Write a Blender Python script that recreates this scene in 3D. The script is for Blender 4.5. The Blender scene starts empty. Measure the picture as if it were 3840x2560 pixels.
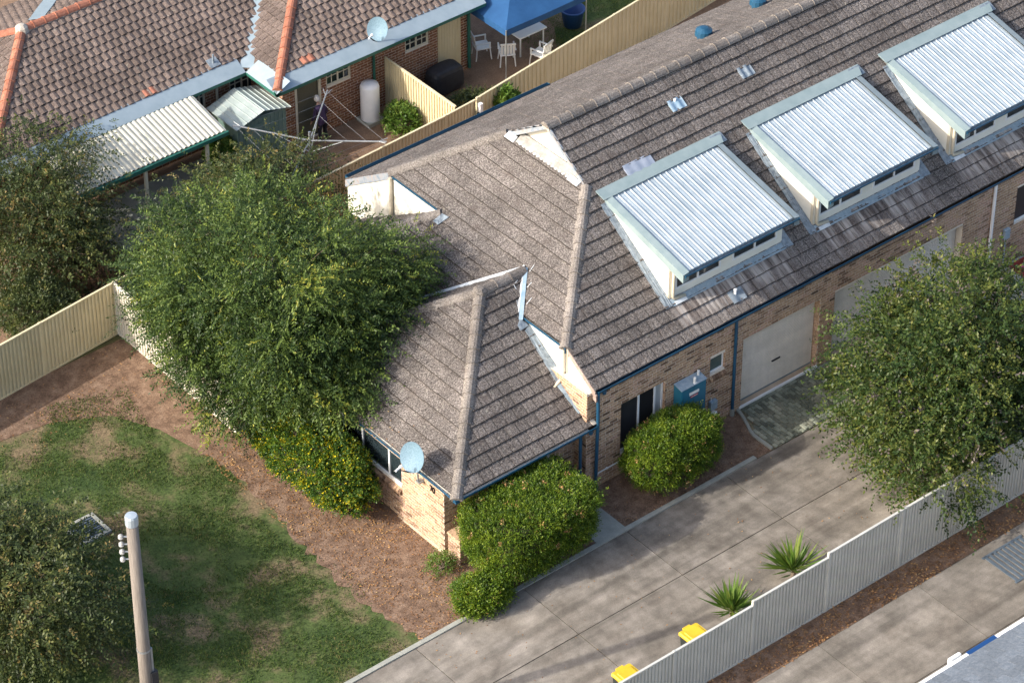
import bpy, bmesh, math, random
import numpy as np
from mathutils import Vector, Matrix

random.seed(7)
RNG = np.random.default_rng(11)
SC = bpy.context.scene
COL = SC.collection

# ------------------------------------------------------------------ camera, light
cam_d = bpy.data.cameras.new('camera')
cam = bpy.data.objects.new('camera', cam_d)
COL.objects.link(cam)
CR = Vector((0.77302, -0.63438, 0.0))
CU = Vector((0.39083, 0.47630, 0.78765))
CF = Vector((0.49969, 0.60885, -0.61612))
cam.matrix_world = Matrix(((CR.x, CU.x, -CF.x, -39.523), (CR.y, CU.y, -CF.y, -45.4026),
                           (CR.z, CU.z, -CF.z, 51.628), (0, 0, 0, 1)))
cam_d.sensor_width = 36.0
cam_d.lens = 116.87
cam_d.clip_start = 1.0
cam_d.clip_end = 2000.0
SC.camera = cam

SUN_TO = Vector((-0.82, 0.21, 0.50)).normalized()
w = bpy.data.worlds.new('World')
SC.world = w
w.use_nodes = True
wn = w.node_tree.nodes
bg = wn.get('Background') or wn.new('ShaderNodeBackground')
sky = wn.new('ShaderNodeTexSky')
sky.sky_type = 'NISHITA'
sky.sun_disc = False
sky.sun_elevation = math.asin(SUN_TO.z)
sky.sun_rotation = math.atan2(SUN_TO.x, SUN_TO.y)
sky.air_density = 1.0
sky.dust_density = 4.0
w.node_tree.links.new(sky.outputs[0], bg.inputs[0])
bg.inputs[1].default_value = 0.15
sd = bpy.data.lights.new('sun', 'SUN')
sd.energy = 2.65
sd.angle = math.radians(0.5)
sd.color = (1.0, 0.945, 0.865)
sun = bpy.data.objects.new('sun', sd)
COL.objects.link(sun)
sun.location = (-30, 6, 30)
sun.rotation_euler = SUN_TO.to_track_quat('Z', 'Y').to_euler()
SC.view_settings.view_transform = 'Standard'
SC.view_settings.look = 'None'
SC.view_settings.exposure = 1.14
SC.view_settings.gamma = 1.0
SC.view_settings.use_curve_mapping = False

# ------------------------------------------------------------------ materials
MATS = {}


def M(name, cols, scale=6.0, detail=4.0, rough=0.8, tint=0.0, metal=0.0, spec=0.3, fine=0.0, fscale=60.0,
      bump=0.0, bscale=40.0, stretch=None, stops=None, streak=None):
    """noise-mixed colour; 'tint' scales brightness by the face attribute; fine = high-frequency speckle amount"""
    m = bpy.data.materials.new(name)
    m.use_nodes = True
    nt = m.node_tree
    N, L = nt.nodes, nt.links
    b = N.get('Principled BSDF')
    b.inputs['Roughness'].default_value = rough
    b.inputs['Metallic'].default_value = metal
    b.inputs['Specular IOR Level'].default_value = spec
    geo = N.new('ShaderNodeNewGeometry')
    vec = geo.outputs['Position']
    if stretch:
        mp = N.new('ShaderNodeMapping')
        mp.inputs['Scale'].default_value = stretch
        L.new(vec, mp.inputs['Vector'])
        vec = mp.outputs[0]
    no = N.new('ShaderNodeTexNoise')
    no.inputs['Scale'].default_value = scale
    no.inputs['Detail'].default_value = detail
    no.inputs['Roughness'].default_value = 0.6
    L.new(vec, no.inputs['Vector'])
    ramp = N.new('ShaderNodeValToRGB')
    e = ramp.color_ramp.elements
    n = len(cols)
    pos = stops or [0.3 + 0.4 * i / max(1, n - 1) for i in range(n)]
    while len(e) < n:
        e.new(0.5)
    for i in range(n):
        e[i].position = pos[i]
        e[i].color = (*cols[i], 1)
    if n == 1:
        e[1].position = 1.0
        e[1].color = (*cols[0], 1)
    L.new(no.outputs[0], ramp.inputs[0])
    out = ramp.outputs[0]
    for sv, lo, hi in (streak or []):
        mp = N.new('ShaderNodeMapping')
        mp.inputs['Scale'].default_value = sv
        L.new(geo.outputs['Position'], mp.inputs['Vector'])
        ns = N.new('ShaderNodeTexNoise')
        ns.inputs['Scale'].default_value = 1.0
        ns.inputs['Detail'].default_value = 6.0
        L.new(mp.outputs[0], ns.inputs['Vector'])
        mr = N.new('ShaderNodeMapRange')
        mr.inputs[1].default_value = 0.36
        mr.inputs[2].default_value = 0.60
        mr.inputs[3].default_value = lo
        mr.inputs[4].default_value = hi
        L.new(ns.outputs[0], mr.inputs[0])
        vm = N.new('ShaderNodeVectorMath')
        vm.operation = 'SCALE'
        L.new(out, vm.inputs[0])
        L.new(mr.outputs[0], vm.inputs['Scale'])
        out = vm.outputs[0]
    if fine:
        n2 = N.new('ShaderNodeTexNoise')
        n2.inputs['Scale'].default_value = fscale
        n2.inputs['Detail'].default_value = 2.0
        L.new(geo.outputs['Position'], n2.inputs['Vector'])
        mr = N.new('ShaderNodeMapRange')
        mr.inputs[1].default_value = 0.25
        mr.inputs[2].default_value = 0.75
        mr.inputs[3].default_value = 1 - fine
        mr.inputs[4].default_value = 1 + fine
        L.new(n2.outputs[0], mr.inputs[0])
        vm = N.new('ShaderNodeVectorMath')
        vm.operation = 'SCALE'
        L.new(out, vm.inputs[0])
        L.new(mr.outputs[0], vm.inputs['Scale'])
        out = vm.outputs[0]
    if tint:
        at = N.new('ShaderNodeAttribute')
        at.attribute_name = 'tint'
        mr = N.new('ShaderNodeMapRange')
        mr.inputs[3].default_value = 1 - tint
        mr.inputs[4].default_value = 1 + tint
        L.new(at.outputs['Fac'], mr.inputs[0])
        vm = N.new('ShaderNodeVectorMath')
        vm.operation = 'SCALE'
        L.new(out, vm.inputs[0])
        L.new(mr.outputs[0], vm.inputs['Scale'])
        out = vm.outputs[0]
    L.new(out, b.inputs['Base Color'])
    if bump:
        n3 = N.new('ShaderNodeTexNoise')
        n3.inputs['Scale'].default_value = bscale
        n3.inputs['Detail'].default_value = 3.0
        L.new(geo.outputs['Position'], n3.inputs['Vector'])
        bp = N.new('ShaderNodeBump')
        bp.inputs['Strength'].default_value = bump
        bp.inputs['Distance'].default_value = 0.02
        L.new(n3.outputs[0], bp.inputs['Height'])
        L.new(bp.outputs[0], b.inputs['Normal'])
    MATS[name] = m
    return m


def leafmat(name, stops, trans=0.35, rough=0.5):
    """leaf colour read from the per-face tint through a ramp; part of the light passes through"""
    m = bpy.data.materials.new(name)
    m.use_nodes = True
    nt = m.node_tree
    N, L = nt.nodes, nt.links
    b = N.get('Principled BSDF')
    b.inputs['Roughness'].default_value = rough
    b.inputs['Specular IOR Level'].default_value = 0.35
    at = N.new('ShaderNodeAttribute')
    at.attribute_name = 'tint'
    ramp = N.new('ShaderNodeValToRGB')
    e = ramp.color_ramp.elements
    while len(e) < len(stops):
        e.new(0.5)
    for i, (p, c) in enumerate(stops):
        e[i].position = p
        e[i].color = (*c, 1)
    L.new(at.outputs['Fac'], ramp.inputs[0])
    L.new(ramp.outputs[0], b.inputs['Base Color'])
    tr = N.new('ShaderNodeBsdfTranslucent')
    L.new(ramp.outputs[0], tr.inputs[0])
    mx = N.new('ShaderNodeMixShader')
    mx.inputs[0].default_value = trans
    L.new(b.outputs[0], mx.inputs[1])
    L.new(tr.outputs[0], mx.inputs[2])
    L.new(mx.outputs[0], N.get('Material Output').inputs[0])
    MATS[name] = m
    return m


def brickmat(name, cols):
    """fired clay: colour picked by the brick's tint, dark fire flecks on top"""
    m = bpy.data.materials.new(name)
    m.use_nodes = True
    nt = m.node_tree
    N, L = nt.nodes, nt.links
    b = N.get('Principled BSDF')
    b.inputs['Roughness'].default_value = 0.85
    b.inputs['Specular IOR Level'].default_value = 0.2
    at = N.new('ShaderNodeAttribute')
    at.attribute_name = 'tint'
    ramp = N.new('ShaderNodeValToRGB')
    e = ramp.color_ramp.elements
    while len(e) < len(cols):
        e.new(0.5)
    for i, c in enumerate(cols):
        e[i].position = i / (len(cols) - 1)
        e[i].color = (*c, 1)
    L.new(at.outputs['Fac'], ramp.inputs[0])
    geo = N.new('ShaderNodeNewGeometry')
    no = N.new('ShaderNodeTexNoise')
    no.inputs['Scale'].default_value = 22
    no.inputs['Detail'].default_value = 3
    L.new(geo.outputs['Position'], no.inputs['Vector'])
    mr = N.new('ShaderNodeMapRange')
    mr.inputs[1].default_value = 0.33
    mr.inputs[2].default_value = 0.55
    mr.inputs[3].default_value = 0.55
    mr.inputs[4].default_value = 1.05
    L.new(no.outputs[0], mr.inputs[0])
    vm = N.new('ShaderNodeVectorMath')
    vm.operation = 'SCALE'
    L.new(ramp.outputs[0], vm.inputs[0])
    L.new(mr.outputs[0], vm.inputs['Scale'])
    L.new(vm.outputs[0], b.inputs['Base Color'])
    bp = N.new('ShaderNodeBump')
    bp.inputs['Strength'].default_value = 0.4
    bp.inputs['Distance'].default_value = 0.01
    L.new(no.outputs[0], bp.inputs['Height'])
    L.new(bp.outputs[0], b.inputs['Normal'])
    MATS[name] = m
    return m


def roofmat(name, cols, stain, washed=False):
    """granule-coated roof tile: two scales of speckle, lichen-like blotches, dirt patches;
    washed = the pale run-off band left below the metal dormer roofs (a stain with its own outline)"""
    m = bpy.data.materials.new(name)
    m.use_nodes = True
    nt = m.node_tree
    N, L = nt.nodes, nt.links
    b = N.get('Principled BSDF')
    b.inputs['Roughness'].default_value = 0.95
    b.inputs['Specular IOR Level'].default_value = 0.1
    geo = N.new('ShaderNodeNewGeometry')
    P = geo.outputs['Position']

    def noise(sc, det=2.0, vec=None):
        n = N.new('ShaderNodeTexNoise')
        n.inputs['Scale'].default_value = sc
        n.inputs['Detail'].default_value = det
        L.new(vec or P, n.inputs['Vector'])
        return n.outputs[0]

    def rng(v, a, c, lo, hi):
        r = N.new('ShaderNodeMapRange')
        for i, k in ((1, a), (2, c), (3, lo), (4, hi)):
            r.inputs[i].default_value = k
        L.new(v, r.inputs[0])
        return r.outputs[0]

    def mul(c, f):
        v = N.new('ShaderNodeVectorMath')
        v.operation = 'SCALE'
        L.new(c, v.inputs[0])
        L.new(f, v.inputs['Scale'])
        return v.outputs[0]

    def mix(f, a, c):
        x = N.new('ShaderNodeMix')
        x.data_type = 'RGBA'
        if isinstance(f, float):
            x.inputs[0].default_value = f
        else:
            L.new(f, x.inputs[0])
        for s, k in ((6, a), (7, c)):
            if isinstance(k, tuple):
                x.inputs[s].default_value = (*k, 1)
            else:
                L.new(k, x.inputs[s])
        return x.outputs[2]
    ramp = N.new('ShaderNodeValToRGB')
    e = ramp.color_ramp.elements
    while len(e) < len(cols):
        e.new(0.5)
    for i, c in enumerate(cols):
        e[i].position = 0.3 + 0.4 * i / (len(cols) - 1)
        e[i].color = (*c, 1)
    L.new(noise(30.0, 3.0), ramp.inputs[0])
    c = ramp.outputs[0]
    c = mul(c, rng(noise(70.0, 2.0), 0.3, 0.7, 0.62, 1.38))
    c = mul(c, rng(noise(0.9, 4.0), 0.35, 0.65, 0.8, 1.14))
    c = mix(rng(noise(2.3, 5.0), 0.56, 0.72, 0.0, 0.55), c, stain)
    c = mix(rng(noise(11.0, 3.0), 0.66, 0.72, 0.0, 0.5), c, (0.30, 0.285, 0.235))
    at = N.new('ShaderNodeAttribute')
    at.attribute_name = 'tint'
    c = mul(c, rng(at.outputs['Fac'], 0, 1, 0.88, 1.12))
    if washed:
        sep = N.new('ShaderNodeSeparateXYZ')
        L.new(P, sep.inputs[0])
        mp = N.new('ShaderNodeMapping')
        mp.inputs['Scale'].default_value = (7.0, 0.9, 0.9)
        L.new(P, mp.inputs['Vector'])
        st = noise(1.0, 4.0, mp.outputs[0])
        mod = N.new('ShaderNodeMath')
        mod.operation = 'WRAP'
        L.new(sep.outputs[0], mod.inputs[0])
        mod.inputs[1].default_value = 3.0 + 4.7
        mod.inputs[2].default_value = 3.0
        fx = rng(mod.outputs[0], 3.05, 3.35, 0.0, 1.0)
        fx2 = rng(mod.outputs[0], 6.6, 7.25, 1.0, 0.0)
        fy = rng(sep.outputs[1], 0.05, 0.42, 0.25, 1.0)
        fy2 = rng(sep.outputs[1], 0.86, 0.92, 1.0, 0.0)
        f = rng(st, 0.34, 0.56, 0.4, 1.0)
        fx0 = rng(sep.outputs[0], 2.9, 3.0, 0.0, 1.0)
        for k in (fx, fx2, fy, fy2, fx0):
            q = N.new('ShaderNodeMath')
            q.operation = 'MULTIPLY'
            L.new(f, q.inputs[0])
            L.new(k, q.inputs[1])
            f = q.outputs[0]
        streak = N.new('ShaderNodeValToRGB')
        se = streak.color_ramp.elements
        se[0].position, se[1].position = 0.35, 0.62
        se[0].color = (0.115, 0.085, 0.075, 1)
        se[1].color = (0.40, 0.365, 0.335, 1)
        L.new(st, streak.inputs[0])
        c = mix(f, c, streak.outputs[0])
    L.new(c, b.inputs['Base Color'])
    bp = N.new('ShaderNodeBump')
    bp.inputs['Strength'].default_value = 0.55
    bp.inputs['Distance'].default_value = 0.02
    L.new(noise(40.0, 3.0), bp.inputs['Height'])
    L.new(bp.outputs[0], b.inputs['Normal'])
    MATS[name] = m
    return m


roofmat('grey_tile', [(0.050, 0.044, 0.0415), (0.124, 0.109, 0.100), (0.262, 0.236, 0.217)], (0.085, 0.068, 0.060), True)
roofmat('ridge_grey', [(0.11, 0.095, 0.086), (0.185, 0.165, 0.148), (0.27, 0.245, 0.22)], (0.14, 0.118, 0.104))
roofmat('terracotta_tile', [(0.10, 0.074, 0.063), (0.155, 0.12, 0.103), (0.205, 0.165, 0.145)], (0.10, 0.075, 0.06))
M('tile_edge', [(0.028, 0.023, 0.02), (0.06, 0.05, 0.042)], scale=20, rough=1.0)  # course-line shade and dirt both put into this dark edge colour
M('orange_ridge', [(0.27, 0.10, 0.06), (0.36, 0.155, 0.10)], scale=9, rough=0.8, tint=0.15, fine=0.2, fscale=25)
M('mortar_bed', [(0.36, 0.32, 0.27), (0.48, 0.43, 0.37)], scale=14, rough=0.95, fine=0.2, bump=0.4)
brickmat('brown_brick', [(0.125, 0.078, 0.05), (0.25, 0.155, 0.102), (0.39, 0.25, 0.158), (0.48, 0.325, 0.205), (0.48, 0.305, 0.225)])
brickmat('red_brick', [(0.16, 0.07, 0.04), (0.24, 0.11, 0.06), (0.31, 0.155, 0.085)])
M('mortar', [(0.66, 0.58, 0.48), (0.76, 0.69, 0.59)], scale=10, rough=0.95, fine=0.1)
M('cream_sheet', [(0.74, 0.71, 0.62), (0.82, 0.79, 0.70)], scale=2.2, rough=0.6, fine=0.03)
M('stained_cream', [(0.52, 0.50, 0.42), (0.80, 0.77, 0.68)], scale=2.6, detail=6, rough=0.7, stops=[0.36, 0.54])
M('cream_trim', [(0.50, 0.44, 0.33), (0.60, 0.54, 0.43)], scale=5, rough=0.6)
M('blue_gutter', [(0.009, 0.052, 0.105), (0.016, 0.082, 0.15)], scale=3, rough=0.38, spec=0.5)
M('teal_box', [(0.012, 0.115, 0.19), (0.02, 0.155, 0.245)], scale=3, rough=0.45, spec=0.5)
M('faded_blue', [(0.22, 0.30, 0.36), (0.34, 0.41, 0.46)], scale=9, rough=0.75, fine=0.15)
M('gutter_debris', [(0.02, 0.014, 0.01), (0.07, 0.04, 0.02)], scale=12, rough=1.0)
M('lead', [(0.13, 0.165, 0.20), (0.29, 0.335, 0.37)], scale=10, detail=6, rough=0.55, metal=0.15, bump=0.4, bscale=18)
M('pale_lead', [(0.50, 0.55, 0.59), (0.70, 0.73, 0.74)], scale=8, detail=5, rough=0.5, bump=0.3, bscale=15)
M('apron_grey', [(0.22, 0.205, 0.185), (0.37, 0.37, 0.355)], scale=5, detail=5, rough=0.7)
M('valley_metal', [(0.24, 0.36, 0.45), (0.40, 0.50, 0.57)], scale=6, rough=0.45, metal=0.3)
M('zinc_roof', [(0.29, 0.355, 0.40), (0.365, 0.42, 0.455)], scale=2.4, detail=6, rough=0.5, metal=0.1, spec=0.35, streak=[((5.0, 0.6, 0.6), 0.93, 1.04), ((1.2, 1.2, 1.2), 0.95, 1.03)])
M('green_grey', [(0.19, 0.25, 0.258), (0.245, 0.305, 0.31)], scale=3, rough=0.5, spec=0.4)
M('dull_green_grey', [(0.18, 0.225, 0.24), (0.235, 0.28, 0.295)], scale=3, rough=0.6)
M('barge_paint', [(0.15, 0.195, 0.25), (0.27, 0.29, 0.315), (0.30, 0.235, 0.20)], scale=7, detail=6, rough=0.7)
M('timber_fascia', [(0.25, 0.175, 0.145), (0.38, 0.31, 0.27)], scale=9, detail=5, rough=0.8)
M('white_paint', [(0.74, 0.75, 0.75), (0.82, 0.82, 0.81)], scale=4, rough=0.45)
M('white_plastic', [(0.78, 0.78, 0.76)], rough=0.35, spec=0.5)
M('door_sheet', [(0.70, 0.63, 0.53), (0.79, 0.72, 0.63)], scale=1.5, rough=0.5, fine=0.04, fscale=20, streak=[((6.0, 6.0, 0.5), 0.95, 1.02), ((0.8, 0.8, 3.0), 0.93, 1.04)])
M('black_metal', [(0.012, 0.012, 0.014)], rough=0.4)
M('dark_screen', [(0.018, 0.018, 0.022), (0.03, 0.03, 0.035)], scale=3, rough=0.35, spec=0.5)
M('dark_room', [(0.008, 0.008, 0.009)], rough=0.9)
M('curtain', [(0.28, 0.30, 0.31), (0.40, 0.42, 0.42)], scale=5, stretch=(8, 8, 0.4), rough=0.9)
M('dish_paint', [(0.12, 0.20, 0.255), (0.155, 0.24, 0.30)], scale=30, rough=0.6, fine=0.12, fscale=30)
M('concrete', [(0.15, 0.13, 0.108), (0.20, 0.178, 0.15), (0.26, 0.232, 0.20)], scale=1.1, detail=8, rough=0.9, fine=0.16, fscale=35, tint=0.12,
  streak=[((0.10, 2.6, 1.0), 0.66, 1.08), ((1.3, 1.3, 1.0), 0.80, 1.06), ((4.5, 4.5, 1.0), 0.86, 1.08)])
M('path_concrete', [(0.24, 0.25, 0.22), (0.34, 0.34, 0.30)], scale=3, detail=5, rough=0.9, fine=0.12)
M('sandy_slab', [(0.40, 0.29, 0.19), (0.52, 0.41, 0.31)], scale=3, rough=0.9, fine=0.06)
M('paver', [(0.085, 0.10, 0.078), (0.15, 0.165, 0.13), (0.27, 0.265, 0.20)], scale=1.2, detail=4, rough=0.9, tint=0.42, fine=0.25, fscale=40)
M('paver_joint', [(0.03, 0.028, 0.02), (0.30, 0.26, 0.16)], scale=5, rough=1.0)
M('soil', [(0.095, 0.058, 0.038), (0.165, 0.105, 0.07), (0.235, 0.16, 0.112)], scale=3.5, detail=8, rough=1.0, fine=0.4, fscale=30, bump=0.6, bscale=22)
M('yard_dirt', [(0.16, 0.10, 0.065), (0.25, 0.165, 0.11)], scale=2.2, detail=7, rough=1.0, fine=0.3, fscale=28, bump=0.4, bscale=25)
M('lawn_base', [(0.03, 0.055, 0.014), (0.06, 0.085, 0.024), (0.16, 0.12, 0.07)], scale=0.7, detail=10, rough=1.0, fine=0.45, fscale=22, stops=[0.36, 0.5, 0.62])
M('ground_mix', [(0.05, 0.07, 0.02), (0.12, 0.10, 0.05)], scale=0.4, detail=8, rough=1.0, fine=0.3, fscale=25)
M('fence_sand', [(0.56, 0.48, 0.30), (0.64, 0.56, 0.37)], scale=2, rough=0.55, tint=0.05)
M('fence_cream', [(0.55, 0.52, 0.43), (0.62, 0.59, 0.50)], scale=2, rough=0.5, tint=0.05)
M('fence_grey', [(0.42, 0.42, 0.385), (0.50, 0.50, 0.46)], scale=2, rough=0.55, tint=0.05)
M('bark', [(0.10, 0.075, 0.055), (0.19, 0.15, 0.115)], scale=12, detail=6, rough=0.95, stretch=(3, 3, 0.6), bump=0.6)
M('twig', [(0.05, 0.045, 0.028), (0.08, 0.07, 0.04)], scale=10, rough=1.0)
M('pole_wood', [(0.13, 0.112, 0.095), (0.24, 0.21, 0.185)], scale=5, detail=6, stretch=(10, 10, 0.5), rough=0.9)
M('pole_cap', [(0.42, 0.48, 0.53)], rough=0.5, metal=0.4)
M('insulator', [(0.32, 0.32, 0.31)], rough=0.3)
M('grate_metal', [(0.09, 0.12, 0.15), (0.14, 0.17, 0.20)], scale=8, rough=0.6, metal=0.4)
M('bin_yellow', [(0.50, 0.33, 0.02), (0.60, 0.42, 0.03)], scale=3, rough=0.45)
M('bin_body', [(0.025, 0.03, 0.028)], rough=0.5)
M('bin_red', [(0.40, 0.05, 0.04)], rough=0.5)
M('canopy_blue', [(0.012, 0.06, 0.16), (0.02, 0.085, 0.21)], scale=2, rough=0.75)
M('tub_blue', [(0.02, 0.07, 0.22)], rough=0.45)
M('pole_steel', [(0.30, 0.315, 0.325)], rough=0.4, metal=0.5)
M('cover_black', [(0.02, 0.02, 0.023), (0.035, 0.035, 0.04)], scale=4, rough=0.6)
M('awning_sheet', [(0.46, 0.44, 0.36), (0.56, 0.54, 0.45)], scale=3, rough=0.55)
M('green_trim', [(0.02, 0.10, 0.075), (0.03, 0.13, 0.10)], scale=4, rough=0.5)
M('shed_green', [(0.12, 0.19, 0.165), (0.17, 0.24, 0.21)], scale=3, rough=0.55)
M('shed_roof', [(0.26, 0.31, 0.29), (0.36, 0.41, 0.39)], scale=3, rough=0.55)
M('guard_metal', [(0.26, 0.33, 0.37), (0.33, 0.40, 0.44)], scale=2.5, rough=0.5, metal=0.2)
M('cream_frame', [(0.62, 0.58, 0.46)], rough=0.5)
M('skin', [(0.48, 0.30, 0.22)], rough=0.6)
M('white_hair', [(0.62, 0.60, 0.58)], rough=0.8)
M('purple_knit', [(0.045, 0.028, 0.065), (0.065, 0.042, 0.09)], scale=8, rough=0.9)
M('dark_cloth', [(0.02, 0.02, 0.028)], rough=0.9)
M('blue_tile_roof', [(0.10, 0.12, 0.145), (0.16, 0.18, 0.205)], scale=12, rough=0.85, tint=0.15, fine=0.2, fscale=40)
M('deep_blue', [(0.01, 0.05, 0.16)], rough=0.5)
M('sign_red', [(0.55, 0.03, 0.03)], rough=0.5)
M('sticker_red', [(0.42, 0.05, 0.07)], rough=0.5)
M('red_mat', [(0.16, 0.03, 0.025), (0.24, 0.05, 0.04)], scale=6, rough=1.0)
M('toy_mix', [(0.5, 0.05, 0.25), (0.08, 0.3, 0.07), (0.6, 0.4, 0.3)], scale=6, rough=0.5)
M('mat_dark', [(0.02, 0.022, 0.02)], rough=0.9)
M('mat_tan', [(0.22, 0.15, 0.07)], rough=0.9)


def glassmat(name, col, rough=0.06):
    m = bpy.data.materials.new(name)
    m.use_nodes = True
    nt = m.node_tree
    b = nt.nodes.get('Principled BSDF')
    b.inputs['Base Color'].default_value = (*col, 1)
    b.inputs['Roughness'].default_value = rough
    b.inputs['Specular IOR Level'].default_value = 0.8
    no = nt.nodes.new('ShaderNodeTexNoise')
    no.inputs['Scale'].default_value = 2.5
    mr = nt.nodes.new('ShaderNodeMapRange')
    mr.inputs[3].default_value = rough * 0.5
    mr.inputs[4].default_value = rough * 2.5
    nt.links.new(no.outputs[0], mr.inputs[0])
    nt.links.new(mr.outputs[0], b.inputs['Roughness'])
    MATS[name] = m


glassmat('window_glass', (0.02, 0.03, 0.035))
glassmat('frosted_glass', (0.045, 0.085, 0.085), 0.3)

leafmat('elm_leaf', [(0.0, (0.016, 0.036, 0.011)), (0.35, (0.045, 0.082, 0.021)), (0.68, (0.108, 0.162, 0.034)),
                     (0.95, (0.19, 0.25, 0.042)), (1.0, (0.28, 0.28, 0.04))])
leafmat('hedge_leaf', [(0.0, (0.024, 0.058, 0.006)), (0.40, (0.085, 0.15, 0.011)), (0.8, (0.21, 0.275, 0.018)),
                       (0.965, (0.13, 0.18, 0.02)), (1.0, (0.42, 0.25, 0.09))])
leafmat('round_leaf', [(0.0, (0.016, 0.048, 0.008)), (0.40, (0.06, 0.125, 0.013)), (0.78, (0.15, 0.21, 0.018)),
                       (0.86, (0.55, 0.47, 0.015)), (1.0, (0.68, 0.52, 0.015))])
leafmat('myrtle_leaf', [(0.0, (0.022, 0.05, 0.012)), (0.5, (0.055, 0.09, 0.018)), (0.85, (0.12, 0.14, 0.025)),
                        (0.985, (0.16, 0.16, 0.03)), (1.0, (0.17, 0.14, 0.12))])
leafmat('olive_leaf', [(0.0, (0.03, 0.045, 0.015)), (0.5, (0.06, 0.085, 0.025)), (0.9, (0.12, 0.13, 0.03)), (1.0, (0.2, 0.15, 0.05))])
leafmat('fresh_leaf', [(0.0, (0.05, 0.12, 0.015)), (0.6, (0.12, 0.20, 0.03)), (1.0, (0.24, 0.28, 0.05))])
leafmat('dry_twig', [(0.0, (0.09, 0.05, 0.03)), (0.6, (0.15, 0.09, 0.055)), (1.0, (0.22, 0.14, 0.08))], trans=0.05)
leafmat('dry_leaf', [(0.0, (0.12, 0.055, 0.025)), (0.5, (0.26, 0.13, 0.055)), (0.85, (0.40, 0.23, 0.09)), (1.0, (0.5, 0.36, 0.18))], trans=0.1)
leafmat('grass_blade', [(0.0, (0.035, 0.075, 0.012)), (0.6, (0.075, 0.125, 0.022)), (0.9, (0.15, 0.15, 0.05)), (1.0, (0.25, 0.2, 0.09))])


# ------------------------------------------------------------------ object helpers
def tagged(o, label, cat, group=None, kind=None):
    if label:
        o['label'] = label
    if cat:
        o['category'] = cat
    if group:
        o['group'] = group
    if kind:
        o['kind'] = kind
    return o


def thing(name, loc, label, cat, group=None):
    o = bpy.data.objects.new(name, None)
    o.empty_display_size = 0.3
    o.location = loc
    COL.objects.link(o)
    return tagged(o, label, cat, group)


def link(name, me, parent=None, world=True):
    """mesh data in world coordinates; a first-level part cancels its thing's location, a sub-part inherits it"""
    o = bpy.data.objects.new(name, me)
    COL.objects.link(o)
    if parent is not None:
        o.parent = parent
        if world and parent.parent is None and parent.type == 'EMPTY':
            o.location = -parent.location
    return o


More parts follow.
